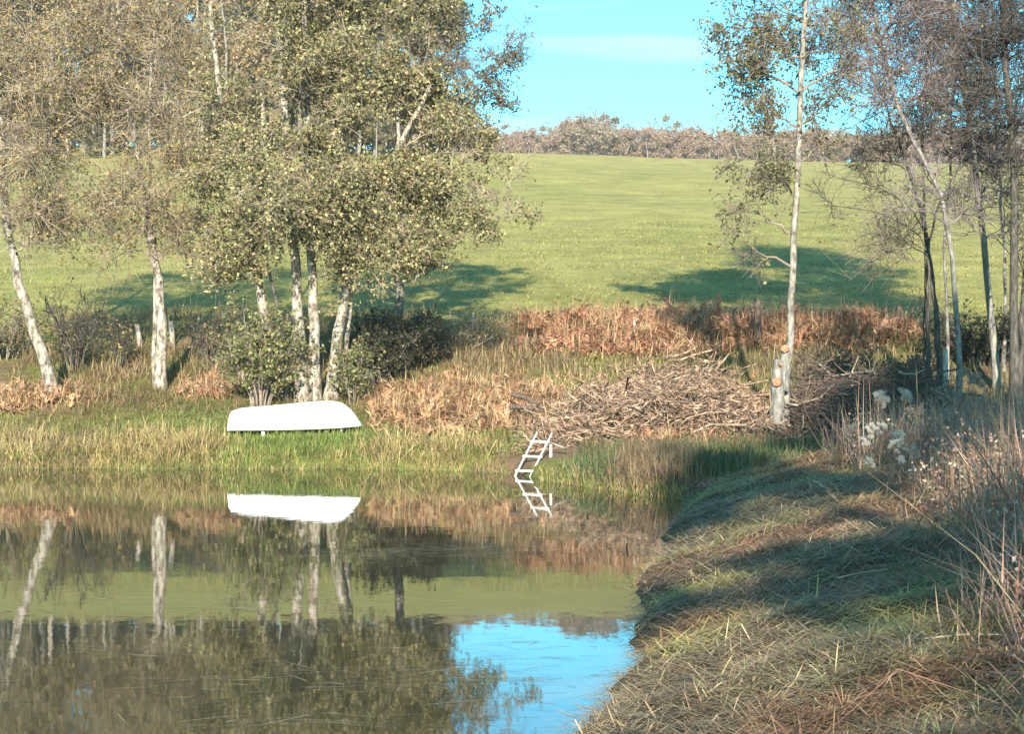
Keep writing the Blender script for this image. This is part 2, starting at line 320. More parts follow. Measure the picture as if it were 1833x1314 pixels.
# ------------------------------------------------------------------ trees
def grow(rng, trunks, lobes, n2, n3, up1=0.35, droop=0.12, twig_len=0.35, l2=0.7, rfac=0.016, twig_r=0.008):
    """trunks: list of (pts(K,3), r(K)). lobes: (centre, radii, n). Returns limbs, branches, twigs as (P,R)."""
    nodes = np.concatenate([t[0] for t in trunks]); nr = np.concatenate([t[1] for t in trunks])
    L1P, L1R = [], []
    for c, r, n in lobes:
        q = norm(rng.normal(size=(n, 3))) * (rng.uniform(0.15, 1, (n, 1)) ** 0.5) * np.array(r) + np.array(c)
        q = q[np.argsort(np.linalg.norm(q - nodes.mean(0), axis=1))]
        for tgt in q:
            dv = tgt - nodes; hd = np.linalg.norm(dv[:, :2], axis=1); ds = np.linalg.norm(dv, axis=1)
            cost = ds + 1.6 * np.maximum(0, 0.35 * hd - dv[:, 2]) + rng.uniform(0, 0.3, len(nodes)) + 0.8 * (nr < 0.02)
            k = int(np.argmin(cost)); p0 = nodes[k]; d = ds[k]
            if d < 0.3: continue
            c1 = p0 + (tgt - p0) * 0.45 + np.array([0, 0, up1 * d * 0.25]) + rng.normal(0, 0.07 * d, 3)
            s = np.linspace(0, 1, 8)[:, None]
            pts = (1 - s) ** 2 * p0 + 2 * s * (1 - s) * c1 + s * s * tgt
            pts[1:] += rng.normal(0, 0.025 * d, (7, 3))
            r0 = max(0.012, min(nr[k] * 0.72, 0.010 + d * rfac)); rr = r0 * np.linspace(1, 0.3, 8)
            L1P.append(pts); L1R.append(rr); nodes = np.concatenate([nodes, pts[2:]]); nr = np.concatenate([nr, rr[2:]])
    L1P = np.array(L1P); L1R = np.array(L1R)
    L2P, L2R = sprout(rng, L1P, L1R, n2, 0.2, 1.0, l2, 0.6, 0.12, droop, 4, 0.012, 0.006, 0.3, 2.4)
    L3P, L3R = sprout(rng, L2P, L2R, n3, 0.15, 1.0, twig_len * 1.6, 0.65, 0.05, droop * 1.5, 2, 0.012, twig_r, 0.2, 1.0)
    return (L1P, L1R), (L2P, L2R), (L3P, L3R)
def leaves_on(rng, tw, n, size, pal, w=None, gap=0.0, gscale=0.8, droop=0.4, jit=0.13):
    P_ = tw[0]; N = len(P_)
    if gap:
        c = P_[:, -1]; keep = fbm(c[:, 0] * gscale + c[:, 1] * 0.4 * gscale, c[:, 2] * gscale + 31, 2) > gap
        P_ = P_[keep]; N = len(P_)
    m = n // 3 + 1; idx = rng.integers(0, N, m); t = rng.uniform(0.1, 1, m); p, _, _ = path_at(P_, idx, t)
    p = np.repeat(p + rng.normal(0, jit, (m, 3)), 3, 0)[:n] + rng.normal(0, .35 * size, (n, 3))
    return leaf_geo(rng, p, size, mixcol(rng, n, pal, 0.22, w), droop)
def trace(pts, d, r0, r1, n=18, rng=None, wob=0.0, power=0.8, dd=0.0):
    """pixel trace of a stem at distance d; starts in the ground"""
    w = np.array([P(px, py, d + dd * k) for k, (px, py) in enumerate(pts)])
    b = w[0].copy(); b[2] = gz(b[0], b[1]) - 0.12
    if b[2] < w[0][2] - 0.05: w = np.concatenate([[b], w])
    o = resample(w, n, rng, wob); t = np.linspace(0, 1, n)
    return o, (r0 + (r1 - r0) * t ** power) * (1 + 0.35 * np.exp(-t * n / 1.2))
def lobe(px, py, d, rx, ry, n, rd=None):
    c = P(px, py, d); s = d / FPX
    return (c, (rx * s, (rd if rd else 0.75 * rx * s), ry * s), n)
def put_tubes(name, mat, sets, parent):
    g = Geo()
    for (pp, rr), S in sets: g.add(*tube_geo(pp, rr, S))
    return g.build(name, mat, parent, True)

ALDER = [(0.17, 0.155, 0.07), (0.23, 0.20, 0.095), (0.105, 0.102, 0.052), (0.36, 0.30, 0.145), (0.17, 0.125, 0.07)]
SPARSE = [(0.23, 0.165, 0.075), (0.30, 0.205, 0.09), (0.17, 0.13, 0.06), (0.28, 0.235, 0.095)]

def bare_base(o_thing, b): o_thing.location = (0, 0, 0)

# --- the many-stemmed alder behind the boat
r = RNG(11); d = 46.0
tr = thing('alder_tree', 'large many-stemmed tree with pale trunks and olive leaves behind the white boat', 'tree')
stems = [trace([(503, 705), (487, 620), (467, 530), (452, 440), (428, 330), (398, 200), (380, 60), (370, -60)], d + .3, .17, .05, 20, r, .02),
         trace([(514, 705), (506, 600), (494, 530), (468, 440), (455, 330), (440, 220)], d - .25, .07, .025, 16, r, .02),
         trace([(541, 712), (536, 600), (532, 520), (524, 400), (514, 250), (500, 100), (490, -80)], d - .1, .185, .06, 20, r, .02),
         trace([(563, 712), (563, 600), (560, 520), (553, 380), (550, 250), (546, 80), (540, -100)], d, .17, .06, 20, r, .02),
         trace([(592, 712), (603, 610), (618, 510), (640, 420), (690, 300), (725, 240), (770, 150)], d + .1, .19, .05, 20, r, .02),
         trace([(608, 712), (619, 600), (628, 500), (622, 380), (600, 260), (590, 120), (600, -60)], d + .5, .12, .05, 20, r, .02)]
for k, (pp, rr) in enumerate(stems):
    Geo().add(*tube_geo(pp, rr, 10)).build('trunk', M['bark_dark'] if k in (1, ) else M['bark_pale'], tr, True)
lobes = [lobe(560, 130, d, 190, 100, 26), lobe(420, 270, d - .6, 120, 130, 16), lobe(660, 250, d - .6, 160, 110, 24), lobe(540, 300, d - 1.6, 150, 100, 18), lobe(800, 330, d, 110, 90, 12),
         lobe(870, 370, d - .3, 80, 65, 15), lobe(420, 430, d - .4, 80, 70, 10), lobe(560, 400, d - 1.0, 110, 50, 8), lobe(700, 430, d - .8, 90, 60, 10), lobe(560, -60, d, 230, 110, 22),
         lobe(760, 160, d + .5, 90, 80, 10), lobe(560, -220, d, 180, 110, 12), lobe(670, 470, d - .8, 70, 30, 4), lobe(440, 490, d - .8, 50, 40, 4), lobe(780, 440, d - .5, 90, 50, 8), lobe(860, 270, d, 70, 60, 11)]
lobes = [(c, rr, int(n * 1.4)) for c, rr, n in lobes]
l1, l2, l3 = grow(r, stems, lobes, 1700, 11000)
put_tubes('branches', M['twig_pale'], [(l1, 6), ((l2[0], np.maximum(l2[1], .011)), 3)], tr); put_tubes('twigs', M['twig_pale'], [(l3, 3)], tr)
Geo().add(*leaves_on(r, l3, 116000, .08, ALDER, [.28, .28, .16, .2, .08], .29, 1.1, .4, .12)).build('crown', M['leaf'], tr)

# --- leaning birch at the picture's left edge, and the upright birch beside it
def big_tree(name, label, seed, stems_px, d, rads, lobes_px, n2, n3, nl, lsz, pal, bark, tw='twig', gap=.4, wts=None, top=0, **kw):
    r = RNG(seed); t = thing(name, label, 'tree')
    st = [trace(p, d + o, a, b, 20, r, .025) for (p, o), (a, b) in zip(stems_px, rads)]
    for pp, rr in st: Geo().add(*tube_geo(pp, rr, 10)).build('trunk', M[bark], t, True)
    lb = [lobe(px, py, d + dd, rx, ry, int(n * 1.5)) for px, py, dd, rx, ry, n in lobes_px]
    a, b, c = grow(r, st, lb, n2, n3, **kw)
    put_tubes('branches', M[tw], [(a, 6), ((b[0], np.maximum(b[1], .010)), 3)], t); put_tubes('twigs', M[tw], [(c, 3)], t)
    if nl:
        g = Geo().add(*leaves_on(r, c, nl, lsz, pal, wts, gap))
        if top:
            hi = c[0][:, 1, 2] > 13.2; g.add(*leaves_on(r, (c[0][hi], c[1][hi]), top, .13, pal, wts, .2))
        g.build('crown', M['leaf'], t)
    return t
big_tree('birch_tree', 'pale birch leaning left at the edge of the picture above the reeds', 21,
         [([(97, 702), (70, 620), (42, 535), (22, 460), (9, 390), (5, 300), (-2, 180), (-20, 50), (-40, -90)], 0)], 47, [(.165, .06)],
         [(60, 130, -.5, 130, 110, 20), (-20, 60, 0, 120, 130, 16), (50, 250, -.5, 90, 60, 10), (30, 350, -.4, 90, 70, 9), (90, 390, -.2, 60, 40, 5), (120, 20, 0, 110, 90, 12), (0, -150, 0, 160, 100, 12)],
         800, 5500, 15000, .075, SPARSE, 'bark_pale', 'twig_pale', .36, l2=1.0, twig_len=.5)
big_tree('birch_tree', 'upright pale birch with sparse brown leaves between leaning birch and alder clump', 22,
         [([(288, 702), (291, 640), (287, 540), (279, 470), (264, 400), (257, 330), (241, 250), (224, 180), (210, 80), (205, -60)], 0),
          ([(279, 470), (272, 380), (268, 300), (264, 210), (275, 90), (280, -40)], .05)], 48, [(.165, .055), (.07, .03)],
         [(250, 300, -.4, 130, 80, 9), (210, 160, -.4, 120, 90, 18), (160, 170, 0, 60, 40, 6), (290, 150, 0, 90, 90, 12), (300, 380, -.3, 110, 60, 6), (200, 390, -.2, 90, 50, 4), (360, 310, -.3, 70, 90, 6), (240, 20, 0, 130, 100, 14), (230, -130, 0, 150, 90, 12), (330, 420, 0, 30, 40, 4)],
         900, 6500, 18000, .075, SPARSE, 'bark_pale', 'twig_pale', .36, l2=1.0, twig_len=.5)
# --- tall tree behind the alder: dark stem, thin crown against the sky
big_tree('birch_tree', 'tall thin-crowned birch behind the alder, its twigs against the blue sky', 23,
         [([(716, 640), (712, 560), (716, 450), (730, 320), (748, 220), (757, 140), (764, 40), (775, -80)], 0)], 51, [(.17, .05)],
         [(850, 60, 0, 110, 70, 18), (880, 160, 0, 70, 55, 10), (760, 20, 0, 120, 100, 16), (840, -60, 0, 120, 70, 12), (720, -130, 0, 150, 90, 12), (800, 200, 0, 60, 50, 8), (905, 100, 0, 45, 40, 6)],
         800, 6500, 30000, .07, [(0.10, .09, .05), (.15, .12, .06), (.08, .075, .05)], 'bark_grey', 'twig', .38)

# --- the slender tree at the brush heap, with a sawn pollard stump at its foot
t = big_tree('slender_birch', 'slender pale tree rising beside the sawn stump between the two brush heaps', 31,
         [([(1404, 742), (1411, 640), (1418, 560), (1424, 420), (1428, 300), (1432, 200), (1436, 110), (1443, 0), (1447, -120), (1450, -280), (1440, -400)], 0)], 40, [(.10, .045)],
         [(1330, 50, -.2, 80, 45, 16), (1300, 110, 0, 55, 25, 6), (1350, 150, 0, 70, 40, 10), (1400, 190, 0, 50, 35, 6), (1480, 60, .3, 80, 70, 14), (1480, 190, .3, 60, 50, 7), (1360, 300, -.2, 55, 22, 8), (1300, 300, -.2, 35, 18, 4), (1310, 385, -.2, 28, 35, 6), (1335, 460, -.2, 30, 22, 4),
          (1400, -60, 0, 170, 60, 18), (1420, -180, 0, 160, 80, 16), (1360, -310, 0, 200, 90, 24), (1480, -330, 0, 180, 90, 16), (1350, 215, 0, 40, 20, 4)],
         1000, 8000, 17000, .075, [(.12, .115, .045), (.16, .145, .055), (.085, .075, .04), (.19, .16, .075)], 'bark_light', 'twig', .25, up1=.1, droop=.25, top=16000)
# sawn stump
r = RNG(32); ds = 39.75
st = thing('pollard_stump', 'knobbly sawn stump with orange cut faces at foot of slender tree', 'stump')
b0 = P(1391, 762, ds); b0[2] = gz(b0[0], b0[1]) - .1
sp = np.array([b0, P(1391, 720, ds), P(1393, 690, ds), P(1392, 660, ds), P(1394, 643, ds)]); sp = resample(sp, 12, r, .012)
Geo().add(*tube_geo(sp, np.array([.21, .19, .175, .17, .18, .175, .16, .17, .165, .15, .13, .11]), 12, True)).build('trunk', M['bark_grey'], st, True)
sp2 = resample(np.array([P(1402, 700, ds), P(1404, 660, ds), P(1406, 622, ds)]), 8, r, .008)
Geo().add(*tube_geo(sp2, np.linspace(.13, .1, 8), 10, True)).build('trunk', M['bark_grey'], st, True)
def cut_disc(px, py, d, rad, nrm, seed):
    rr = RNG(seed); c = P(px, py, d); n_ = np.array(nrm, float); n_ /= np.linalg.norm(n_); a = norm(np.cross(n_, [0, 0, 1])); b = np.cross(n_, a)
    an = np.arange(14) / 14 * 2 * np.pi; rim = c + (np.cos(an)[:, None] * a + np.sin(an)[:, None] * b) * (rad * rr.uniform(.88, 1.1, 14))[:, None]
    V = np.concatenate([rim - n_ * .12, rim, [c + n_ * .01]])
    k = np.arange(14); k2 = (k + 1) % 14
    return Geo().add(V, [np.stack([k, k2, k2 + 14, k + 14], 1), np.stack([k + 14, k2 + 14, np.full(14, 28)], 1)])
cut_disc(1405, 624, ds - .14, .09, (-.25, -1, .25), 1).build('cut_face', M['cutwood'], st)
cut_disc(1390, 684, ds - .24, .105, (-.5, -1, .1), 2).build('cut_face', M['cutwood'], st)
cut_disc(1398, 652, ds - .2, .04, (.2, -1, .2), 3).build('cut_face', M['cutwood'], st)

# --- the bare trees on the right
BARE = [(.10, .075, .05), (.15, .11, .06), (.075, .055, .045)]
big_tree('bare_tree', 'crooked dark bare tree forking low, leftmost of the bare trees on the right', 41,
         [([(1682, 640), (1672, 540), (1661, 440), (1652, 385), (1640, 330), (1612, 270), (1590, 200)], 0), ([(1661, 440), (1655, 380), (1652, 320), (1648, 250), (1660, 150), (1665, 40)], .1), ([(1661, 440), (1672, 380), (1690, 340), (1720, 300), (1740, 240)], -.1),
          ([(1661, 445), (1630, 405), (1575, 378), (1520, 372), (1475, 366)], -.2), ([(1655, 400), (1610, 350), (1560, 330), (1500, 318)], .2)],
         46, [(.10, .03), (.06, .02), (.05, .02), (.035, .012), (.03, .012)],
         [(1540, 340, 0, 90, 60, 5), (1590, 250, 0, 100, 80, 8), (1700, 250, 0, 60, 80, 6), (1650, 110, 0, 110, 100, 10), (1600, 430, 0, 70, 30, 3), (1640, -60, 0, 120, 80, 6)],
         500, 2600, 900, .06, BARE, 'bark_dark', 'twig', 0, droop=-.03, l2=1.1, twig_len=.6)
big_tree('bare_tree', 'bare tree whose pale upper trunk bends left towards the sky', 42,
         [([(1716, 690), (1714, 580), (1706, 440), (1695, 370), (1678, 310), (1640, 258), (1608, 222), (1590, 160), (1585, 110), (1574, 50), (1556, -10), (1540, -120), (1530, -330)], 0)], 44, [(.08, .035)],
         [(1560, 130, 0, 110, 110, 12), (1520, 60, 0, 90, 80, 10), (1640, 160, 0, 80, 90, 9), (1600, 20, 0, 110, 70, 10), (1660, 330, 0, 70, 50, 4), (1540, -100, 0, 120, 80, 10), (1520, -280, 0, 170, 90, 14), (1740, 350, 0, 50, 40, 3)],
         1000, 5200, 3000, .06, SPARSE, 'bark_mid', 'twig_purple', 0, top=10000, droop=.0, l2=1.1, twig_len=.55)
big_tree('bare_tree', 'slim grey bare tree second from the right edge of the picture', 43,
         [([(1786, 660), (1773, 560), (1759, 420), (1747, 320), (1742, 250), (1722, 120), (1700, 0), (1690, -120), (1690, -400), (1700, -620)], 0)], 48, [(.105, .04)],
         [(1730, 150, 0, 110, 110, 14), (1690, 40, 0, 110, 90, 12), (1770, 260, 0, 80, 80, 8), (1800, 380, 0, 60, 60, 5), (1720, 330, 0, 70, 50, 4), (1720, -100, 0, 130, 80, 10), (1680, -330, 0, 190, 110, 16), (1700, -540, 0, 150, 120, 14)],
         1300, 6800, 3500, .06, BARE, 'bark_grey', 'twig_purple', 0, top=12000, droop=.0, l2=1.0, twig_len=.55)
big_tree('bare_tree', 'dense dark twiggy tree at the right edge of the picture', 44,
         [([(1814, 700), (1812, 560), (1820, 400), (1813, 260), (1802, 120), (1795, -20), (1790, -150), (1800, -420), (1800, -600)], 0), ([(1826, 700), (1836, 520), (1850, 380), (1870, 200), (1880, 0)], .6)], 45, [(.12, .06), (.11, .05)],
         [(1790, 130, 0, 100, 90, 16), (1840, 180, 0, 100, 110, 16), (1780, 40, 0, 110, 90, 14), (1830, 330, 0, 70, 60, 8), (1860, 30, 0, 90, 90, 10), (1740, 190, 0, 70, 50, 7), (1800, -130, 0, 140, 80, 12), (1850, 450, 0, 50, 60, 5), (1830, -330, 0, 200, 110, 16), (1800, -520, 0, 160, 120, 14)],
         1800, 8500, 5000, .065, BARE, 'bark_dark', 'bark_dark', 0, top=14000, droop=.0, l2=.95, twig_len=.5)
big_tree('thin_sapling', 'thin grey sapling between the crooked bare tree and the bending one', 45,
         [([(1697, 660), (1694, 540), (1690, 430), (1700, 320), (1706, 180), (1716, 40), (1720, -80)], 0)], 49, [(.05, .02)],
         [(1700, 200, 0, 80, 120, 10), (1715, 20, 0, 80, 90, 8)], 260, 1300, 500, .06, BARE, 'bark_mid', 'twig_purple', 0, droop=.0, l2=1.0)
big_tree('thin_sapling', 'thin pale sapling close to the dense dark tree at the right edge', 46,
         [([(1797, 650), (1800, 520), (1795, 400), (1786, 280), (1778, 120), (1772, -40)], 0)], 50, [(.06, .02)],
         [(1780, 250, 0, 70, 120, 10), (1770, 40, 0, 90, 90, 8)], 260, 1300, 500, .06, BARE, 'bark_mid', 'twig_purple', 0, droop=.0, l2=1.0)

# --- wood on the hill and trees along the skyline: a few grown once, then copied
def generic(name, seed, h, rad, nl, lsz, pal, bark, twm, base=.3, n2=160, n3=900, tr=.012, lobn=26):
    r = RNG(seed); t = thing(name, 'x', 'tree')
    pts = resample([(0, 0, -1.0), (r.normal(0, .2), r.normal(0, .2), h * .3), (r.normal(0, .5), r.normal(0, .5), h * .65), (r.normal(0, .6), r.normal(0, .6), h * .97)], 14, r, .06)
    rr = np.linspace(h * tr, h * .003, 14)
    Geo().add(*tube_geo(pts, rr, 8)).build('trunk', M[bark], t, True)
    lb = [((r.normal(0, rad * .25), r.normal(0, rad * .25), h * (base + (1 - base) * .5)), (rad, rad, h * (1 - base) * .5), lobn), ((0, 0, h * .8), (rad * .6, rad * .6, h * .2), lobn // 3)]
    a, b, c = grow(r, [(pts, rr)], lb, n2, n3, rfac=.014, twig_r=.025, twig_len=.5, l2=.5)
    put_tubes('branches', M[twm], [(a, 5), ((b[0], np.maximum(b[1], .03)), 3), (c, 3)], t)
    if nl: Geo().add(*leaves_on(r, c, nl, lsz, pal, None, .3, .4, .2, .3)).build('crown', M['leaf'], t)
    return t
WOODP = [(.30, .20, .10), (.23, .165, .085), (.35, .23, .105), (.17, .13, .07)]
gw = [generic('wood_tree', 51, 24, 4.4, 6000, .27, WOODP, 'bark_pale', 'twig_pale', .34),
      generic('wood_tree', 52, 27, 4.6, 5500, .27, [(.28, .185, .115), (.23, .16, .10), (.18, .135, .085)], 'bark_pale', 'twig_pale', .38),
      generic('wood_tree', 53, 22, 5.0, 7500, .27, [(.17, .16, .08), (.21, .185, .095), (.22, .165, .10)], 'bark_grey', 'twig', .1)]
WL = ['tall tan-leaved pale-trunked tree in the hilltop wood behind the birches', 'tall rusty-brown thin tree in the hilltop wood behind the birches', 'broad olive-brown tree in the hilltop wood behind the birches']; WG = 'trees of the hilltop wood'
r = RNG(60); k = 0
for row, (y0, n) in enumerate([(196, 18), (204, 18), (214, 18), (226, 18)]):
    for q in range(n):
        px = -70 + (800 + 20 * row) * (q + r.uniform(-.35, .35)) / n; y = y0 + r.uniform(-4, 4); x = XW(px, y); v = int(r.choice(3)); s = r.uniform(.8, 1.12) if not (row == 0 and q % 2) else r.uniform(.3, .5)
        loc = (x, y, float(gz(x, y))); rz = r.uniform(0, 6.28); sc = (s, s, s * r.uniform(.9, 1.1))
        copy_tree(gw[v], loc, rz, sc, WL[v], WG)
for o in gw:
    for ch in list(o.children): bpy.data.objects.remove(ch)
    bpy.data.objects.remove(o)
gb = generic('wood_bush', 58, 7, 3.4, 6000, .3, [(.25, .17, .11), (.20, .15, .09), (.28, .20, .125)], 'bark_grey', 'twig', .02, 120, 600)
for q in range(54):
    px = -80 + 880 * (q + r.uniform(-.4, .4)) / 54; y = (222, 232, 242)[q % 3] + r.uniform(-4, 4); x = XW(px, y); s = r.uniform(.9, 1.5)
    o = copy_tree(gb, (x, y, float(gz(x, y))), r.uniform(0, 6.28), (s * 1.15, s * 1.15, s), 'brown bush in the undergrowth at the foot of the hilltop wood', 'undergrowth bushes of the hilltop wood'); o['category'] = 'bush'
for ch in list(gb.children): bpy.data.objects.remove(ch)
bpy.data.objects.remove(gb)
FARP = [(.31, .205, .15), (.26, .175, .13), (.36, .25, .18), (.22, .155, .12)]
gf = [generic('skyline_tree', 54, 13, 3.6, 5200, .30, FARP, 'bark_pale', 'twig', .12, 90, 420),
      generic('skyline_tree', 55, 15, 3.2, 4600, .30, FARP, 'bark_grey', 'twig', .18, 90, 420),
      generic('skyline_tree', 56, 11, 4.2, 5200, .30, [(.20, .17, .11), (.24, .18, .12), (.26, .19, .14)], 'bark_grey', 'twig_pale', .05, 90, 420)]
FL = ['small reddish-brown tree in the far hazy row along the skyline', 'taller narrow reddish-brown tree in the far hazy row along the skyline', 'low round olive-brown tree in the far hazy row along the skyline']; FG = 'trees of the far skyline row'
for row, y0 in enumerate((438, 452, 470)):
    for q in range(40):
        px = 760 + 1120 * (q + r.uniform(-.4, .4)) / 40; y = y0 + r.uniform(-6, 6); x = XW(px, y)
        top = np.interp(px, [760, 860, 900, 940, 1000, 1060, 1110, 1180, 1230, 1300, 1500, 1880], [205, 212, 228, 224, 216, 203, 220, 214, 226, 226, 226, 222]) + r.uniform(-3, 12) - 2 * row
        gzv = float(gz(x, y)); h = CAM_Z - (top - 657) / FPX * y - gzv; v = int(r.choice(3, p=[.45, .35, .2])); hh = (13, 15, 11)[v]
        s = h / hh; copy_tree(gf[v], (x, y, gzv), r.uniform(0, 6.28), (max(s, .8) * r.uniform(1.0, 1.6),) * 2 + (s,), FL[v], FG)
for o in gf:
    for ch in list(o.children): bpy.data.objects.remove(ch)
    bpy.data.objects.remove(o)
# thin pale birch on the crest
big_tree('young_birch', 'thin white-stemmed young birch on the crest just left of the slender trunk', 57, [([(1386, 292), (1386, 260), (1385, 225), (1384, 200)], 0)], 205, [(.22, .1)],
         [(1384, 215, 0, 14, 18, 10)], 30, 120, 300, .3, FARP, 'bark_pale', 'twig', 0)

# ------------------------------------------------------------------ trees behind the viewpoint that shade the bank (seen by their shadows)
r = RNG(72); t = thing('shade_tree', 'unseen leafy tree behind the viewpoint, crown layered to band the near bank with shade', 'tree'); bx, by = 3.2, -9.0
pts = resample([(bx, by, .5), (bx + .2, by, 6), (bx, by + .1, 12), (bx + .1, by, 17.5)], 16, r, .05); rr = np.linspace(.24, .04, 16)
Geo().add(*tube_geo(pts, rr, 9)).build('trunk', M['bark_grey'], t, True)
a, b, c = grow(r, [(pts, rr)], [((bx, by, 14.3), (2.7, 2.2, 3.2), 50), ((bx, by, 9.5), (2.9, 2.2, .6), 30), ((bx, by, 6.2), (2.8, 2.2, 1.6), 32)], 700, 4800)
put_tubes('branches', M['twig'], [(a, 5), (b, 3), (c, 3)], t)
V, F, C = leaves_on(r, c, 64000, .13, ALDER, None, .0)
zl = V.reshape(-1, 4, 3)[:, 0]; nn = 1.1 * (fbm(zl[:, 0] * .8, zl[:, 2] * .8) - .5); zz = zl[:, 2] + nn
n2_ = fbm(zl[:, 0] * .7 + 9, zl[:, 2] * .9 + 2, 2)
keep = ((zz > 12.2) & (n2_ > .3)) | ((zz > 8.95) & (zz < 10.05) & (n2_ > .3)) | ((zz > 10.9) & (n2_ > .42)) | ((zz < 7.8) & (n2_ > .5)); keep &= (zz < 17.6) & (zl[:, 0] < np.where(zz > 11.8, bx + 1.0, bx + 2.4))  # leaves cut into layers so stripes of sun pass to the bank
C4 = np.asarray(C).reshape(-1, 4, 3)[keep]; V4 = V.reshape(-1, 4, 3)[keep]; k = np.arange(len(V4))[:, None] * 4
Geo().add(V4.reshape(-1, 3), np.concatenate([k + np.array([[0, 1, 2]]), k + np.array([[0, 2, 3]])]), C4.reshape(-1, 3)).build('crown', M['leaf'], t)
gs = generic('shade_tree', 71, 20, 3.6, 30000, .2, ALDER, 'bark_grey', 'twig', .3, 500, 3000)
SL = 'tall leafy tree behind the viewpoint, shading the dark brush heap and bare trees'; SG = 'trees behind the viewpoint'
for (x, y, s, rz) in [(9.7, -6, 1.1, 2), (15, -8, 1.15, 3), (9.7, -15, 1.28, 4.4)]:
    copy_tree(gs, (x, y, float(gz(x, y))), rz, (s, s, s), SL, SG)
for ch in list(gs.children): bpy.data.objects.remove(ch)
bpy.data.objects.remove(gs)

# ------------------------------------------------------------------ overturned boat
def boat():
    d = 42.6; c = P(534, 767, d); c[2] += .03; Lb = 3.28
    t = thing('rowing_boat', 'white overturned rowing boat lying keel-up on the grassy shore', 'boat', loc=tuple(c))
    t.rotation_euler = (math.radians(4), math.radians(-1.2), math.radians(-5))
    nu, nv = 34, 21; u = np.linspace(0, 1, nu); x = (u - .5) * Lb
    keel = np.interp(u, [0, .05, .3, .55, .72, .82, .88, .93, .97, 1.0], [.47, .50, .55, .61, .645, .62, .54, .38, .18, .0])
    for _ in range(2): keel[1:-1] = .25 * keel[:-2] + .5 * keel[1:-1] + .25 * keel[2:]
    beam = np.interp(u, [0, .2, .5, .75, .9, 1.0], [.52, .6, .64, .53, .29, .015])
    for _ in range(3): beam[1:-1] = .25 * beam[:-2] + .5 * beam[1:-1] + .25 * beam[2:]
    a = np.linspace(-1, 1, nv); th = a * np.pi / 2
    yy = np.sign(np.sin(th)) * np.abs(np.sin(th)) ** .62; zz = np.abs(np.cos(th)) ** .62
    V = np.stack([np.broadcast_to(x[:, None], (nu, nv)) - (1 - zz)[None] * 0.0, beam[:, None] * yy[None], keel[:, None] * zz[None] * (1 + 0 * a)[None]], -1)
    i = (np.arange(nu - 1)[:, None] * nv + np.arange(nv - 1)[None]).reshape(-1)
    hull = Geo().add(V, np.stack([i, i + 1, i + nv + 1, i + nv], -1)).build('hull', M['gelcoat'], t, True)
    tv = V[0].copy(); tv[:, 0] -= 0.005; tv[:, 0] -= 0.06 * (1 - zz) * 1.0
    Vt = np.concatenate([tv, [[-Lb / 2 - .02, 0, 0]]]); k = np.arange(nv - 1)
    Geo().add(np.concatenate([Vt, V[0]]), [np.stack([k + 1, k, np.full(nv - 1, nv)], 1), np.stack([k, k + 1, k + 1 + nv + 1, k + nv + 1], 1)]).build('transom', M['gelcoat'], t)
    left = np.stack([x, -beam, 0 * x], -1); right = np.stack([x, beam, 0 * x], -1)
    for s_ in (left, right):
        Geo().add(*tube_geo(s_ + np.array([0, 0, .012]), np.full(nu, .024), 8, True)).build('gunwale', M['rubber'], t, True)
    kp = np.stack([x, 0 * x, keel + .004], -1)[1:30]; Geo().add(*tube_geo(kp, np.full(29, .022), 6, True)).build('keel', M['rubber'], t, True)
    for s_ in (-1, 1):
        j = np.argmin(np.abs(a - s_ * .5)); st = V[2:27, j] + np.array([0, s_ * .004, .004]); Geo().add(*tube_geo(st, np.full(25, .009), 5, True)).build('strake', M['gelcoat'], t, True)
    for k_, (px, h, ang, lab) in enumerate([(471, .17, 0, 'pale wooden block propping the stern end of the boat'), (583, .15, .35, 'slanted pale stake propping the middle of the boat'), (611, .13, -.1, 'short pale stub propping the bow end of the boat')]):
        p = P(px, 771, d - .48); z0 = float(gz(p[0], p[1])); g = Geo(); top = p[2] + .02
        pp = np.array([(p[0] - ang * .1, p[1], z0 - .05), (p[0], p[1], (z0 + top) / 2), (p[0] + ang * .1, p[1] + .05, top)])
        o = g.add(*tube_geo(pp, np.full(3, .045 if k_ == 0 else .028), 4 if k_ == 0 else 7, True)).build('boat_prop', M['paint_ladder'] if k_ == 0 else M['oldwood'])
        tag(o, lab, 'prop', 'props under the boat')
boat()

# ------------------------------------------------------------------ bathing ladder
def ladder():
    t = thing('ladder', 'white ladder leaning from the bank down into the water', 'ladder')
    th = math.radians(38); rdir = np.array([math.cos(th), -math.sin(th), 0]); w = .42
    dw = 36.9; base = P(922, 852, dw); base[2] = 0.0
    up = np.array([math.sin(th) * .80, math.cos(th) * .80, .93])
    for k in (0, 1):
        a = base + rdir * w * k - up * .45; b = base + rdir * w * k + up * 1.0
        pts = np.linspace(a, b, 6); Geo().add(*tube_geo(pts, np.full(6, .021), 8, True)).build('rail', M['paint_ladder'], t, True)
    for s_ in (-.2, .12, .45, .79):
        c = base + up * s_; a = c - rdir * .05 + np.array([0, -.025, 0]); b = c + rdir * (w + .05) + np.array([0, -.025, 0])
        Geo().add(*tube_geo(np.linspace(a, b, 3), np.full(3, .027), 8, True)).build('rung', M['paint_ladder'], t, True)
    top = base + rdir * w + up * .8
    px = top + np.array([.07, .1, -.02]); q = px.copy(); q[2] = min(float(gz(q[0], q[1])), .2) - .15
    Geo().add(*tube_geo(np.linspace(q, px, 4), np.array([.028, .032, .034, .03]), 7, True)).build('support_post', M['paint_ladder'], t, True)
    e = top + np.array([.42, .35, -.18])
    Geo().add(*tube_geo(np.linspace(top, e, 4), np.full(4, .026), 6, True)).build('brace', M['oldwood'], t, True)
ladder()

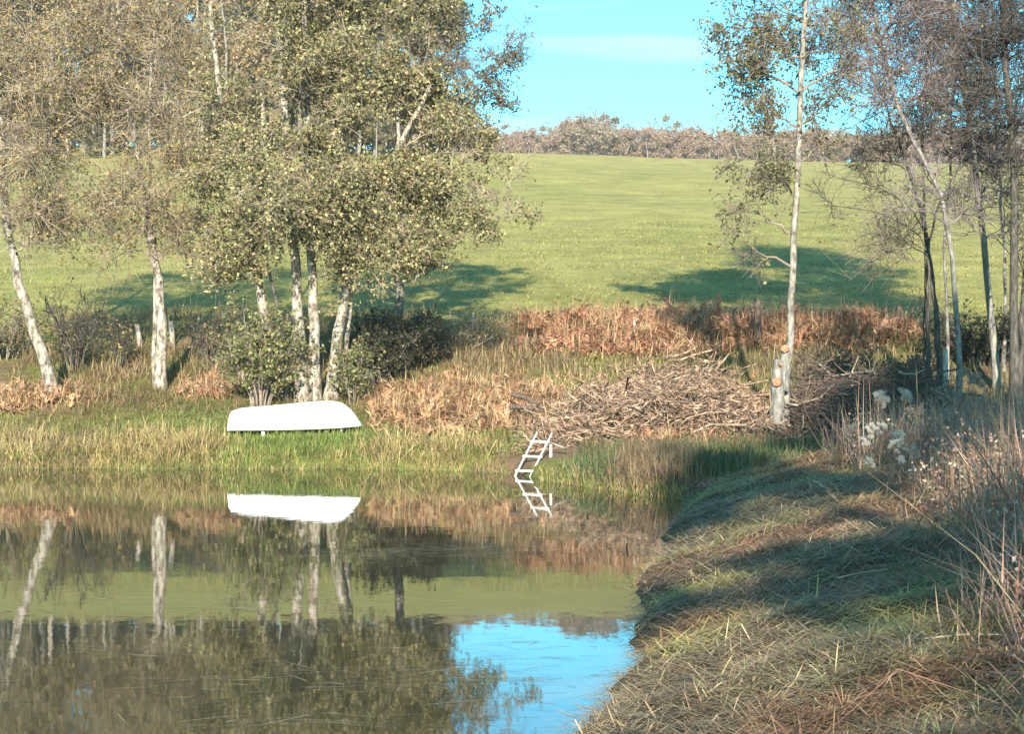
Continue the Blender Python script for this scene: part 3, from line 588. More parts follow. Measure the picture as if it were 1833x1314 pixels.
# ------------------------------------------------------------------ fence posts
for px, y0, y1, d, rad, mt, lab, tilt in [(252, 580, 626, 53, .085, 'oldwood', 'pale weathered fence post left of the upright birch trunk', -.12), (309, 574, 622, 53, .09, 'oldwood', 'pale weathered fence post just right of the upright birch trunk', -.05),
        (1356, 534, 606, 53, .12, 'dark_and_shaded_wood', 'thick dark fence post in the bracken left of the slender tree', .0), (1609, 548, 585, 55, .09, 'dark_and_shaded_wood', 'grey fence post in shade before the field, left of the bare trees', 0),
        (1690, 625, 690, 43, .07, 'oldwood', 'short grey post beside the dark brush heap at the bare trees', .04), (846, 560, 610, 54, .05, 'oldwood', 'thin grey post in the dead weeds right of the alder shade', .03), (1137, 575, 610, 53.5, .05, 'oldwood', 'slim bleached post standing in the red bracken', -.03)]:
    a = P(px, y1, d); a[2] = float(gz(a[0], a[1])) - .2; b = P(px, y0, d); b[0] += tilt
    pp = resample(np.array([a, (a + b) / 2 + np.array([.015, 0, 0]), b]), 7)
    o = Geo().add(*tube_geo(pp, np.array([1, 1, .97, .96, .95, .93, .8]) * rad, 9, True)).build('fence_post', M[mt], None, True); tag(o, lab, 'post', 'fence posts along the field')

# ------------------------------------------------------------------ brush heaps
def heap(label, seed, x0, x1, y0, y1, hmax, n, nbig, mat, tall_end=0):
    r = RNG(seed); t = thing('brush_heap', label, 'brush heap')
    def hz(x, y):
        u = (x - x0) / (x1 - x0); v = (y - y0) / (y1 - y0)
        e = np.clip(1 - np.abs(2 * u - 1) ** 3.2, 0, 1) * np.clip(np.sin(np.pi * np.clip(v, 0, 1)), 0, 1) ** .6
        return hmax * e * (1 + tall_end * (u - .5)) * (.35 + 1.3 * fbm(x * 1.1 + seed, y * 1.1))
    def sticks(n, lmin, lmax, r0, r1, shell):
        x = r.uniform(x0, x1, n); y = r.uniform(y0, y1, n); h = hz(x, y); f = r.uniform(shell, 1.0, n); z = gz(x, y) + h * f
        az = r.uniform(0, 2 * np.pi, n) ; e = r.normal(0.1, .42, n); L = r.uniform(lmin, lmax, n)
        dv = np.stack([np.cos(az) * np.cos(e), np.sin(az) * np.cos(e) * .7, np.sin(e)], 1)
        s = np.linspace(-.5, .5, 4)[None, :, None]; curl = r.normal(0, .16, (n, 1, 3))
        pts = np.stack([x, y, z], 1)[:, None] + L[:, None, None] * (dv[:, None] * s + curl * (s * s * 2)) + r.normal(0, .03, (n, 4, 3)) * L[:, None, None]
        pts[:, :, 2] = np.maximum(pts[:, :, 2], gz(pts[:, :, 0], pts[:, :, 1]) + .01)
        rad = r.uniform(r0, r1, n)[:, None] * np.linspace(1, .45, 4)[None]
        return pts, rad
    a = sticks(n, .35, 1.2, .007, .021, .1)
    o = Geo().add(*tube_geo(a[0], a[1], 3)).build('brushwood', M[mat], t); o['kind'] = 'stuff'
    bp, br = sticks(nbig, .7, 2.1, .016, .034, .85)
    for k in range(nbig):
        g = Geo().add(*tube_geo(bp[k], br[k], 6, True))
        tp, trr = sprout(r, bp[k:k + 1], br[k:k + 1], 3, .3, .9, .4, .6, .2, 0, 4, .015, .006)
        g.add(*tube_geo(tp, trr, 4)); g.build('branch', M['twig_pale' if k % 3 == 0 else mat], t, True)
    return t
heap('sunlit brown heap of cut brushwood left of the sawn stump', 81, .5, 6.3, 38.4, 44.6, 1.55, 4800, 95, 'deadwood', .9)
heap('dark shaded heap of cut brushwood right of the slender tree', 82, 6.4, 11.4, 38.6, 43.6, 1.75, 4600, 60, 'dark_and_shaded_wood', -.2)  # darker colour than the sunlit heap puts its shade into the wood
# two rotten boards lying in the bracken
for k, (xa, ya, xb, yb, lab) in enumerate([(915, 706, 965, 724, 'upper dark rotten log lying in the bracken left of the sunlit heap'), (912, 728, 976, 736, 'lower dark rotten log lying in the bracken left of the sunlit heap')]):
    a = P(xa, ya, 43.2); b = P(xb, yb, 42.6); r = RNG(90 + k)
    o = Geo().add(*tube_geo(resample([a, (a + b) / 2 + np.array([0, 0, .04]), b], 9, r, .02), r.uniform(.045, .075, 9), 8, True)).build('rotten_log', M['dark_and_shaded_wood'], None, True); tag(o, lab, 'log')

# ------------------------------------------------------------------ shrubs
def shrub(name, label, seed, px, py, d, w, h, nst, n2, n3, nl, lsz, pal, wood, gap=0, spread=.5):
    r = RNG(seed); c = P(px, py, d); c[2] = float(gz(c[0], c[1])) - .05; t = thing(name, label, 'shrub')
    az = r.uniform(0, 6.28, nst); K = 8; s = np.linspace(0, 1, K)[None, :, None]; hh = h * r.uniform(.55, 1.0, nst)
    rad = w * r.uniform(.1, 1, nst) ** .7
    base = c + np.stack([np.cos(az) * rad * .25, np.sin(az) * rad * .25, 0 * az], 1)
    base[:, 2] = gz(base[:, 0], base[:, 1]) - .05
    tip = np.stack([np.cos(az) * rad, np.sin(az) * rad * .8, hh], 1)
    pts = base[:, None] + tip[:, None] * s ** np.array([1.25, 1.25, .9]) ; pts[:, 1:] += r.normal(0, .035 * h, (nst, K - 1, 3)) * s[:, 1:]
    R_ = (.012 + .012 * h * r.uniform(.5, 1.2, nst))[:, None] * np.linspace(1, .3, K)[None]
    b = sprout(r, pts, R_, n2, .15, 1, .4, .6, .15, .05, 4, .014, .006, .15, 1.2); cc = sprout(r, b[0], b[1], n3, .1, 1, .45, .6, .1, .08, 2, .012, .005, .1, .6)
    put_tubes('stems', M[wood], [((pts, R_), 5), (b, 3), (cc, 3)], t)
    if nl: Geo().add(*leaves_on(r, cc, nl, lsz, pal, None, gap, 1.5, .1, .07)).build('foliage', M['leaf'], t)
    return t
GREENB = [(.12, .13, .04), (.18, .17, .065), (.08, .10, .03), (.25, .22, .10)]
shrub('leafy_shrub', 'olive leafy shrub at the left foot of the alder trunks', 101, 465, 715, 45.3, 1.05, 2.6, 16, 240, 1400, 6500, .08, GREENB, 'twig')
shrub('leafy_shrub', 'small leafy sprouts at the right foot of the alder trunks', 102, 630, 712, 45.6, .5, 1.6, 8, 80, 400, 1400, .08, GREENB, 'twig')
shrub('shaded_shrub', 'dark leafy shrub in the alder shade beside the dark stem', 103, 672, 680, 48.5, 1.1, 2.2, 20, 240, 1400, 8000, .08, [(.04, .05, .02), (.06, .06, .03), (.07, .055, .03)], 'bark_dark')  # leaf colours of this shrub and the next darkened for the alder's shade
shrub('shaded_shrub', 'dark leafy shrub in the shade right of the dark stem', 104, 755, 655, 50.5, 1.2, 1.5, 16, 180, 1000, 4200, .08, [(.05, .055, .025), (.08, .065, .03), (.09, .06, .04)], 'bark_dark')
shrub('thorn_bush', 'large bare dark thorn bush between the two birches', 105, 135, 660, 50, 1.0, 2.5, 16, 160, 700, 500, .06, SPARSE, 'bark_dark')
shrub('thorn_bush', 'narrow bare dark thorn bush just left of the pale fence posts', 106, 212, 655, 50.5, .45, 1.8, 9, 90, 420, 500, .06, SPARSE, 'bark_dark')
shrub('thorn_bush', 'dark twiggy bush right of the pale fence posts', 107, 375, 640, 51, .8, 1.5, 14, 160, 800, 500, .06, SPARSE, 'bark_dark')
shrub('thorn_bush', 'low brownish-green bush at the left edge of the picture', 108, 8, 655, 51.5, 1.3, 1.9, 16, 180, 800, 2500, .07, [(.10, .10, .04), (.14, .10, .05)], 'twig')
shrub('thorn_bush', 'tangle of dead weeds in the shade before the field', 109, 820, 630, 52.5, 1.5, 1.2, 26, 260, 900, 900, .06, SPARSE, 'twig')
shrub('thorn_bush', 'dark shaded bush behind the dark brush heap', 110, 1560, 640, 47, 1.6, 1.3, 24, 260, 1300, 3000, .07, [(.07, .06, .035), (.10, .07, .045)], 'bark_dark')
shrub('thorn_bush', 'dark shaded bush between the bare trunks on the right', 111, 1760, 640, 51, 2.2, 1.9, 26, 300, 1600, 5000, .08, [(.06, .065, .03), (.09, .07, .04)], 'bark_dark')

# ------------------------------------------------------------------ ground cover
def scatter(r, n, x0, x1, y0, y1, prob=None):
    x = r.uniform(x0, x1, n); y = r.uniform(y0, y1, n); z = gz(x, y); k = z > -.02
    if prob is not None: k &= r.random(n) < prob(x, y)
    return x[k], y[k], z[k]
def tuft(r, x, y, z, h, w, pal, e0=(1.1, .25), e1=(.6, .5), hj=.4, wts=None, clump=None):
    n = len(x); H = h * r.uniform(1 - hj, 1 + hj, n)
    if clump is not None: H = H * clump
    return blade_geo(r, np.stack([x, y, z - .02], 1), H, w * r.uniform(.6, 1.4, n), r.uniform(0, 6.28, n), np.clip(r.normal(e0[0], e0[1], n), -.2, 1.6), r.normal(e1[0], e1[1], n), mixcol(r, n, pal, .22, wts))
def blob(x, y, cx, cy, rx, ry, soft=.35):
    return 1 - smooth(1 - soft, 1 + soft, np.sqrt(((x - cx) / rx) ** 2 + ((y - cy) / ry) ** 2) + .5 * (fbm(x * 1.1, y * 1.1) - .5))
def stuff(name, label, cat, g, mat='blade'):
    return tag(g.build(name, M[mat]), label, cat, None, 'stuff')

# far bank: general rough grass
r = RNG(200); green = lambda x, y: np.maximum(blob(x, y, -5.2, 40.7, 1.9, 1.7), .55 * blob(x, y, -.6, 40.5, 1.6, 1.6))
g = Geo()
x, y, z = scatter(r, 52000, -15, 7.5, 38.5, 53, lambda x, y: (.25 + .75 * smooth(.3, .55, fbm(x * .8 + 5, y * .8))) * (1 - .93 * blob(x, y, -5.4, 42.1, 2.0, 1.0)))
gm = fbm(x * .35 + 8, y * .35 + 2); cl = .55 + .9 * fbm(x * 1.7, y * 1.7)
tanp = smooth(.42, .58, gm + .12 * (r.random(len(x)) - .5) - .2 * blob(x, y, -5.2, 40.8, 2.0, 2.0)) > r.random(len(x)) * .999
for mk, pal, hh in ((tanp, [(.33, .25, .125), (.27, .21, .10), (.40, .30, .165), (.24, .17, .09)], .32), (~tanp, [(.20, .20, .06), (.16, .175, .05), (.25, .22, .08), (.13, .145, .04)], .2)):
    g.add(*tuft(r, x[mk], y[mk], z[mk], hh, .018, pal, (.95, .4), (.0, .7), hj=.6, clump=.35 + 1.3 * fbm(x[mk] * 2.3, y[mk] * 2.3))); stuff('rough_grass', 'short rough olive grass covering the far bank', 'grass', g)
g = Geo(); x, y, z = scatter(r, 26000, -8, 2.2, 36.5, 43, lambda x, y: green(x, y) * (1 - .9 * blob(x, y, -5.4, 42.4, 2.0, .8)))
g.add(*tuft(r, x, y, z, .24, .016, [(.11, .155, .03), (.15, .19, .04), (.19, .20, .06), (.09, .135, .028)], (1.2, .2), (.7, .5))); stuff('lush_grass', 'bright green grass in front of the overturned boat', 'grass', g)
# tan reeds and sedges along the water
g = Geo()
reed = lambda x, y: np.maximum(np.maximum(blob(x, y, -8.6, 40.4, 1.9, 1.5), blob(x, y, -2.3, 39.7, 1.7, 1.2)), .5 * blob(x, y, -12.5, 40.5, 2.5, 1.4)) * smooth(.3, .6, fbm(x * 2.2, y * 2.2))
x, y, z = scatter(r, 46000, -15, 0, 38, 43, reed)
g.add(*tuft(r, x, y, z, .42, .014, [TAN, STRAW, (.28, .22, .08), (.22, .17, .07)], (1.2, .25), (.0, .8), hj=.55, clump=.3 + 1.5 * fbm(x * 2.1, y * 2.1))); stuff('dry_sedge', 'straw-coloured sedge along the far waterline', 'sedge', g)
g = Geo(); n = 9000; x = r.uniform(-14.5, 3.2, n); x = x[np.abs(x - .25) > .35]; n = len(x); y = shore_far(x) + r.uniform(-.25, .5, n); z = np.maximum(gz(x, y), -.05)
g.add(*tuft(r, x, y, z, .22, .014, [(.16, .17, .045), TAN, (.22, .19, .07), (.13, .155, .04)], (1.2, .3), (.3, .8), clump=.5 + fbm(x * 2, y * 2))); stuff('shore_grass', 'grass overhanging the edge of the far water', 'grass', g)
# rushes below the ladder and the shaded bank
g = Geo(); rush = lambda x, y: np.maximum(blob(x, y, 1.6, 34.0, .9, 1.2), np.maximum(blob(x, y, 4.2, 32.5, 1.3, 1.7), .6 * blob(x, y, 5.5, 34.5, 2.5, 2.5)))
x, y, z = scatter(r, 22000, .3, 8.5, 29.8, 38, rush)
g.add(*tuft(r, x, y, z, .38, .013, [(.05, .085, .028), (.065, .10, .034), (.04, .07, .022), (.13, .12, .055), (.19, .15, .085)], (1.3, .2), (.8, .6), hj=.6, clump=.45 + fbm(x * 2.6, y * 2.6))); stuff('green_rushes', 'dark green rushes at the water right of the ladder', 'rushes', g)
g = Geo(); x, y, z = scatter(r, 9000, 1.8, 5.0, 30.5, 36, lambda x, y: blob(x, y, 2.8, 33.0, .8, 1.7))
g.add(*tuft(r, x, y, z, .5, .014, [(.17, .115, .07), (.22, .16, .09), (.13, .09, .055)], (1.3, .2), (.8, .6))); stuff('brown_reeds', 'brown dead reeds between the green rushes', 'reeds', g)
g = Geo(); x, y, z = scatter(r, 16000, 1.5, 12, 33, 39.5, lambda x, y: .9 * smooth(.2, .6, fbm(x, y)))
g.add(*tuft(r, x, y, z, .3, .014, [(.10, .11, .04), (.15, .13, .06), (.19, .15, .08), (.08, .09, .035)], (1.1, .3), (.4, .6))); stuff('rough_grass', 'shaded grey-green grass before the brush heaps', 'grass', g)

g = Geo(); x, y, z = scatter(r, 20000, 6.8, 19, 39.5, 54, lambda x, y: .3 + .7 * smooth(.3, .55, fbm(x * .8 + 5, y * .8)))
g.add(*tuft(r, x, y, z, .36, .02, [(.16, .15, .06), (.22, .17, .09), (.12, .12, .05), (.26, .19, .11)], (1.0, .4), (.1, .7), hj=.6, clump=.4 + 1.2 * fbm(x * 2.1, y * 2.1))); stuff('rough_grass', 'shaded rough grass under the bare trees on the right', 'grass', g)
# bracken and bramble: arching fronds with leaflets
def fronds(r, x, y, z, L, pal):
    n = len(x); az = r.uniform(0, 6.28, n); e0 = r.uniform(.6, 1.5, n); e1 = e0 - r.uniform(.8, 2.0, n); Ls = L * r.uniform(.5, 1.3, n); K = 7
    pts = [np.stack([x, y, z], 1)]
    for k in range(K):
        e = e0 + (e1 - e0) * k / (K - 1); pts.append(pts[-1] + (Ls / K)[:, None] * np.stack([np.cos(e) * np.cos(az), np.cos(e) * np.sin(az), np.sin(e)], 1))
    pts = np.stack(pts, 1); cols = mixcol(r, n, pal, .25); Vs, Fs, Cs = [], [], []; c = 0
    side = np.stack([-np.sin(az), np.cos(az), 0 * az], 1)
    for k in range(2, K + 1):
        wl = (Ls * .2 * (1.1 - k / (K + 1.0)))[:, None]; tan = norm(pts[:, k] - pts[:, k - 1])
        for s in (-1, 1):
            tip = pts[:, k] + s * side * wl + tan * wl * .5 + r.normal(0, .25, (n, 3)) * wl; p0 = pts[:, k - 1]; p1 = pts[:, k]
            Vs.append(np.stack([p0, p1, tip], 1).reshape(-1, 3)); Fs.append(np.arange(n * 3).reshape(-1, 3) + c); c += n * 3; Cs.append(np.repeat(cols, 3, 0))
    tv, tf = tube_geo(pts[:, ::3], np.full((n, 3), .006), 3)
    return np.concatenate(Vs), np.concatenate(Fs), np.concatenate(Cs), tv, tf
def bracken(label, seed, n, x0, x1, y0, y1, prob, L, pal):
    r = RNG(seed); x, y, z = scatter(r, n, x0, x1, y0, y1, lambda x, y: prob(x, y) * (.2 + .8 * smooth(.36, .56, fbm(x * 1.3 + seed, y * 1.3)))); L = L * (.35 + 1.2 * fbm(x * 1.1, y * 1.1 + seed)); V, F, C, tv, tf = fronds(r, x, y, z, L, pal)
    n2 = int(len(x) * 1.6); k = r.integers(0, len(x), n2); xx = x[k] + r.normal(0, .12, n2); yy = y[k] + r.normal(0, .12, n2)
    g = Geo().add(V, F, C).add(tv, tf, np.array(pal[0]) * .8).add(*tuft(r, xx, yy, gz(xx, yy), L[k] * 1.05, .018, pal + [(.40, .31, .18), (.30, .25, .11)], (1.25, .25), (.3, .9))); stuff('bracken', label, 'bracken', g)
ORB = [(.42, .235, .13), (.36, .195, .105), (.46, .29, .17), (.28, .16, .095)]; REDB = [(.42, .205, .12), (.35, .165, .10), (.47, .27, .165), (.29, .18, .11)]
bracken('orange-brown bracken between the alder and the sunlit brush heap', 301, 5200, -4.4, 2.0, 40.2, 50.5, lambda x, y: blob(x, y, -1.2, 45.2, 2.4, 3.6), .6, ORB)
bracken('rust-red bracken band below the sunlit field', 302, 6500, .2, 8.0, 50.5, 57.5, lambda x, y: blob(x, y, 4.4, 54.4, 3.6, 2.2, .6), .8, REDB)
bracken('rust-brown bracken in half shade right of the slender tree', 303, 3600, 7.0, 14, 51.5, 57, lambda x, y: blob(x, y, 10, 54.3, 2.8, 1.8), .8, REDB)
bracken('brown bracken round the foot of the leaning birch', 304, 2000, -15.5, -11, 44, 49, lambda x, y: blob(x, y, -13.4, 46.4, 1.9, 1.8), .5, ORB)
bracken('pinkish-brown bracken left of the leafy shrub', 305, 500, -9.4, -7.2, 45.5, 49.5, lambda x, y: blob(x, y, -8.4, 47.6, .9, 1.5), .55, ORB)
bracken('tan bracken and bramble behind the sunlit brush heap', 307, 2600, -.5, 7.5, 43.5, 50.5, lambda x, y: .8 * blob(x, y, 3.6, 46.4, 4.2, 3.0), .42, ORB)
bracken('low dead fern growing through the front of the sunlit brush heap', 308, 150, .6, 6.2, 38.6, 43.5, lambda x, y: smooth(.4, .6, fbm(x * .9 + 70, y * .9)), 1.0, ORB)
bracken('reddish bracken under the front of the sunlit brush heap', 306, 900, 2.2, 6.6, 37.2, 40.2, lambda x, y: blob(x, y, 4.6, 38.5, 2.0, 1.1), .45, REDB)
g = Geo(); r = RNG(310)
x, y, z = scatter(r, 16000, -15, 13, 49, 57.5, lambda x, y: smooth(.35, .6, fbm(x * .9, y * .9 + 20)) * (1 - blob(x, y, 4.5, 51.5, 2.6, 1.4)))
g.add(*tuft(r, x, y, z, .55, .022, [(.24, .17, .09), (.30, .22, .11), (.19, .13, .08), (.15, .13, .06)], (1.25, .25), (.5, .8), clump=.5 + fbm(x * 2, y * 2))); stuff('dead_weeds', 'dead grass and weeds along the field edge', 'weeds', g)
g = Geo(); x, y, z = scatter(r, 9000, 1.2, 8, 48.5, 53.2, lambda x, y: blob(x, y, 4.6, 51.2, 2.8, 1.6))
g.add(*tuft(r, x, y, z, .2, .03, [(.14, .15, .04), (.18, .17, .05), (.21, .18, .07)], (1.0, .3), (.2, .5))); stuff('rough_grass', 'green grass strip between red bracken and brush heap', 'grass', g)
# field turf
g = Geo(); x, y, z = scatter(r, 60000, -24, 24, 54.5, 105, lambda x, y: (.25 + .75 * smooth(.35, .6, fbm(x * .5, y * .5))) * (np.abs(x) < .34 * y))
g.add(*tuft(r, x, y, z, .15, .035, [(.20, .20, .055), (.25, .225, .07), (.14, .155, .04), (.30, .25, .095)], (.9, .4), (.2, .6))); stuff('field_grass', 'short grazed turf of the sunlit hill field', 'grass', g)

# near bank: matted cut grass, fresh green blades, tall dead herbage
r = RNG(400)
onbank = lambda x, y: (x - shore_right(y))
def bank_pts(n, y0, y1, s0, s1, prob=None, pw=1.0):
    u = r.random(n); y = y0 * (y1 / y0) ** u; s = s0 + (s1 - s0) * r.random(n) ** pw; x = shore_right(y) + s
    k = np.ones(n, bool) if prob is None else r.random(n) < prob(x, y, s)
    k &= x < .335 * y + .6
    x, y = x[k], y[k]; return x, y, np.maximum(gz(x, y), -.02)
g = Geo(); x, y, z = bank_pts(135000, 5.5, 31, -.06, 4.6, None, .9); n = len(x); s = onbank(x, y)
dirn = np.where(r.random(n) < .6, r.normal(.25, .55, n) + np.pi * (r.random(n) < .5), r.uniform(0, 6.28, n))
cp = fbm(x * .7 + 3, y * .7); cols = mixcol(r, n, [(.28, .20, .12), (.37, .275, .155), (.19, .135, .085), (.45, .35, .20)], .25)
gc = mixcol(r, n, [(.37, .30, .10), (.28, .26, .085), (.46, .36, .15)], .2); mk = (r.random(n) < smooth(.5, .64, cp))[:, None]; cols = np.where(mk, gc, cols)
rc = mixcol(r, n, [(.34, .185, .10), (.28, .15, .09), (.42, .26, .14)], .2); mk = (r.random(n) < .85 * smooth(.5, .62, fbm(x * .6 + 50, y * .45 + 8)))[:, None]; cols = np.where(mk, rc, cols)
g.add(*blade_geo(r, np.stack([x, y, z + r.uniform(0, .035, n)], 1), r.uniform(.08, .34, n), r.uniform(.003, .009, n) * (.8 + y / 28), dirn, r.normal(.22, .22, n), r.normal(-.15, .3, n), cols, roll=r.normal(0, .3, n)))
stuff('matted_grass', 'matted cut grass and straw covering the near bank', 'cut grass', g)
g = Geo(); x, y, z = bank_pts(36000, 5.5, 31, .9, 6, lambda x, y, s: np.clip(smooth(.46, .62, fbm(x * .9 + 30, y * .9)) * (.1 + .4 * s), 0, 1)); n = len(x)
g.add(*tuft(r, x, y, z, .26, .007, [(.14, .15, .06), (.18, .185, .075), (.11, .12, .05), (.26, .225, .11)], (.5, .35), (-.3, .5), clump=.6 + .8 * fbm(x * 2, y * 2))); stuff('green_grass', 'long green grass sprawling over the near bank', 'grass', g)
g = Geo(); x, y, z = bank_pts(80000, 6, 34, 2.2, 9, lambda x, y, s: smooth(2.2, 3.6, s + 1.2 * (fbm(x * .8, y * .8) - .5)) * np.where(y < 25, smooth(.205, .30, x / y + .10 * (fbm(x * 1.2, y * 1.2) - .5)), 1) * (.35 + .65 * smooth(.35, .6, fbm(x * 1.4 + 60, y * 1.4))))
n = len(x); g.add(*tuft(r, x, y, z, .78, .010, [(.30, .20, .145), (.38, .26, .18), (.23, .155, .115), (.28, .14, .10), (.19, .16, .09)], (1.15, .35), (.2, .9), hj=.55, clump=(.4 + 1.1 * fbm(x * 1.5, y * 1.5)) * np.where(y < 25, .45 + .75 * smooth(.22, .31, x / y), 1.15))); stuff('dead_herbage', 'tall dead reddish-brown herbage on the right bank', 'weeds', g)
# leafy dead herb litter gives the reddish flecks
g = Geo(); x, y, z = bank_pts(48000, 6, 34, 2.6, 9, lambda x, y, s: smooth(.3, .55, fbm(x * .8 + 90, y * .8)) * np.where(y < 25, smooth(.215, .29, x / y), 1)); n = len(x)
pos = np.stack([x, y, z + r.uniform(.05, .75, n) * (.5 + fbm(x * 1.5, y * 1.5))], 1)
g.add(*leaf_geo(r, pos, .036, mixcol(r, n, [(.30, .19, .14), (.36, .25, .18), (.22, .14, .105), (.42, .32, .24)], .2), .2)); stuff('dead_leaves', 'withered leaves hanging in the dead herbage', 'leaves', g, 'leaf')

# willowherb gone to fluff
def fluffy(label, seed, px, pyt, d, nh, spread, size):
    dull = .42 if ('dull' in label or 'greyish' in label) else (.7 if ('grey' in label or 'beige' in label or 'pale' in label) else 1.0)
    r = RNG(seed); top = P(px, pyt, d); z0 = float(gz(top[0], top[1])); base = np.array([top[0] + r.normal(0, .08), top[1], z0 - .04])
    t = thing('seedhead_plant', label, 'plant', 'plants gone to white fluff', tuple(base)); base0 = base.copy()
    stp = resample(np.array([base, (base + top) / 2 + np.array([r.normal(0, .04), 0, 0]), top]) - base0, 9, r, .006)
    g = Geo().add(*tube_geo(stp, np.linspace(.008, .004, 9), 5)); hp = []
    for k in range(nh):
        q = top - base0 + np.array([r.normal(0, spread), r.normal(0, spread * .6), r.uniform(-spread * 1.8, spread * .4)]); hp.append(q)
        a = stp[min(8, max(3, int(8 * (q[2] / max(.1, (top - base0)[2])) - 1)))]
        g.add(*tube_geo(np.array([a, (a + q) / 2 + np.array([0, 0, .01]), q]), np.array([.004, .003, .003]), 4))
    g2 = g; [setattr(g2, 'hascol', True)]; g2.c = [np.broadcast_to(np.array([.2, .14, .09]), c.shape) for c in g2.c]; g2.build('stem', M['drystem'], t)
    for q in hp:
        n = 420; v = norm(r.normal(size=(n, 3))); sub = r.normal(0, size * .42, (5, 3)); sr = r.uniform(.35, .75, 5); w_ = r.integers(0, 5, n); pos = q + sub[w_] + v * (size * sr[w_])[:, None] * (r.uniform(.1, 1, (n, 1)) ** .5) * .6
        a = norm(v + r.normal(0, .5, (n, 3))); b = norm(np.cross(a, r.normal(size=(n, 3)))); L = size * .45 * r.uniform(.4, 1.2, (n, 1))
        V = np.stack([pos - b * L * .12, pos + b * L * .12, pos + a * L], 1).reshape(-1, 3)
        Geo().add(V, np.arange(n * 3).reshape(-1, 3), np.repeat(mixcol(r, n, [(.78, .70, .60), (.84, .78, .69), (.68, .60, .50)], .1) * dull, 3, 0)).build('fluff_head', M['fluff'], t)
for k, (px, py, d_, nh, sp, sz, lab) in enumerate([(1572, 708, 27, 4, .05, .085, 'fluffy plant with two grey peaks, highest left of the fluff group'), (1620, 702, 27.5, 3, .035, .085, 'single tall pale fluffy plant right of the twin-peaked one'),
        (1575, 762, 25, 5, .055, .06, 'brightest cluster of white fluff heads in the group'), (1552, 790, 24.5, 1, .02, .055, 'lone bright fluff head left of the brightest cluster'), (1607, 765, 25, 3, .04, .055, 'fluffy plant just right of the brightest cluster'),
        (1600, 790, 24.5, 3, .04, .06, 'low cream fluffy plant under the brightest cluster'), (1535, 765, 25.5, 4, .05, .055, 'greyish fluffy plant at the left edge of the group'), (1558, 824, 23.5, 2, .03, .05, 'lowest left white fluffy plant near the cut grass'),
        (1612, 818, 23.5, 1, .02, .05, 'single low white fluff head below the group'), (1632, 798, 24, 3, .05, .055, 'beige fluffy plant at the right of the group'), (1645, 838, 23, 3, .05, .045, 'small low fluffy plant by the green blades'),
        (1735, 672, 28, 4, .06, .08, 'greyish fluffy plant before the bending tree'), (1700, 700, 27, 3, .05, .06, 'dull fluffy plant left of the bending tree foot'), (1770, 715, 26, 4, .07, .06, 'dull brownish fluffy plant among the dead herbage'),
        (1815, 720, 26, 4, .07, .065, 'dull fluffy plant at the right edge of the picture'), (1660, 760, 26, 4, .06, .06, 'dull beige fluffy plant between group and herbage'), (1690, 738, 25, 4, .07, .05, 'small dull fluffy plant under the bending tree'), (1745, 745, 24, 5, .08, .05, 'wide dull fluffy plant amid the upper herbage'), (1795, 760, 22, 4, .07, .05, 'dull fluffy plant low beside the right edge'), (1640, 722, 27, 3, .05, .06, 'dull fluffy plant behind the pale single one'), (1715, 800, 20, 3, .06, .04, 'tiny dull fluffy plant in the middle of the herbage')]):
    fluffy(lab, 500 + k, px, py, d_, nh + 3, sp * 1.7, sz * .9)

# single pale stalks on the near bank
for k, (xa, ya, xb, yb, d_, lab) in enumerate([(1735, 900, 1772, 985, 13.5, 'straight pale dead stalk leaning left in the reddish herbage'), (1640, 905, 1668, 860, 18, 'thin pale stalk slanting up right near the green blades'), (1640, 1225, 1800, 1305, 9.9, 'long pale stalk lying across the lower right corner'),
        (1500, 1035, 1590, 1020, 13, 'pale stalk lying flat on the cut grass of the middle bank'), (1195, 1150, 1208, 1105, 14.4, 'thin upright dead stem at the edge of the water'), (1725, 1110, 1833, 1190, 11.5, 'thin dark stalk slanting down to the right edge'), (1455, 860, 1490, 905, 22, 'pair of pale stalks at the foot of the fluffy plants')]):
    a = P(xa, ya, d_); b = P(xb, yb, d_ - .25)
    for q in (a, b): q[2] = max(q[2], float(gz(q[0], q[1])) + .03)
    low = a if a[2] < b[2] else b
    rr = RNG(600 + k); pts = resample(np.array([a, (a + b) / 2 + np.array([0, 0, .015]), b]), 8, rr, .003)
    gg = Geo().add(*tube_geo(pts, np.linspace(.006, .0035, 8), 5, True), np.array([.40, .32, .22])); tag(gg.build('dead_stalk', M['drystem']), lab, 'stalk')

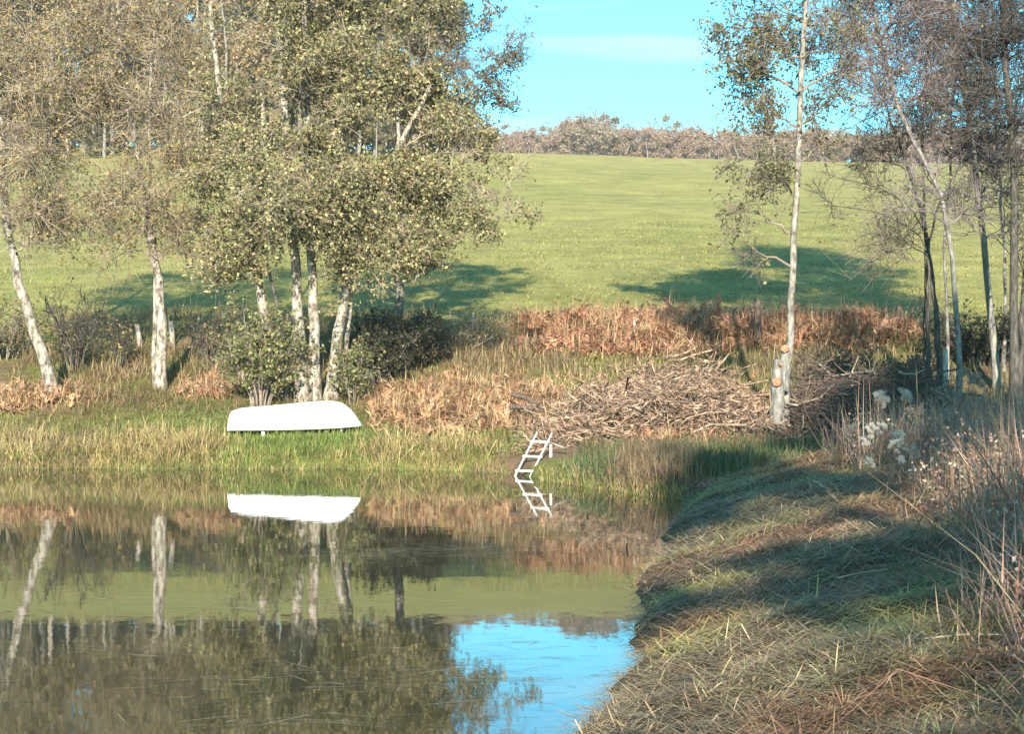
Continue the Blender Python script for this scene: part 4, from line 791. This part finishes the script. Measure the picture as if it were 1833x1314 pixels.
# floating bits on the pond
g = Geo(); r = RNG(700)
spots = [(-1.2, 21.6, 1.3, .5, 260), (-.3, 22.4, .9, .5, 120), (-3.4, 17.0, 1.2, .4, 90), (-2.0, 12.6, .9, .35, 60), (-.9, 13.2, .8, .4, 50), (-3.6, 14.5, .8, .5, 40), (-1.3, 11.3, .7, .2, 45), (-.1, 13.4, .5, .9, 90), (.9, 24.5, .9, 1.2, 160), (-6.5, 27, 1.5, .6, 60), (1.6, 28.5, .8, 1.0, 130)]
bx_, by_ = [], []
for cx, cy, sx, sy, n in spots: bx_.append(cx + r.normal(0, sx, n)); by_.append(cy + r.normal(0, sy, n))
x = np.concatenate(bx_); y = np.concatenate(by_); k = (x < shore_right(y) - .08); x, y = x[k], y[k]; n = len(x)
g.add(*blade_geo(r, np.stack([x, y, np.full(n, .004)], 1), r.uniform(.1, .6, n), r.uniform(.004, .012, n), r.normal(0, .4, n) + np.pi * (r.random(n) < .5), np.full(n, .015), np.full(n, -.005), mixcol(r, n, [(.24, .20, .12), (.32, .28, .18), (.14, .13, .07), (.07, .06, .04)], .2), roll=np.zeros(n)))
stuff('floating_reeds', 'dead reed stems floating on the pond', 'reeds', g)

# ------------------------------------------------------------------ thin autumn haze
def haze():
    m, N, L, out = new_mat('haze_air'); v = N.new('ShaderNodeVolumePrincipled'); v.inputs['Color'].default_value = (.95, .93, .92, 1); v.inputs['Density'].default_value = HAZE; v.inputs['Anisotropy'].default_value = 0.0
    L.new(v.outputs[0], out.inputs['Volume'])
    x0, x1, y0, y1, z0, z1 = -2700, 2700, -640, 4100, -12, 88
    V = [(x, y, z) for z in (z0, z1) for y in (y0, y1) for x in (x0, x1)]
    F = np.array([(0, 2, 3, 1), (4, 5, 7, 6), (0, 1, 5, 4), (2, 6, 7, 3), (0, 4, 6, 2), (1, 3, 7, 5)])
    o = Geo().add(V, F).build('haze', m); tag(o, 'thin pale autumn haze over the whole valley', 'haze', None, 'stuff')
HAZE = 0.00018
if HAZE: haze()
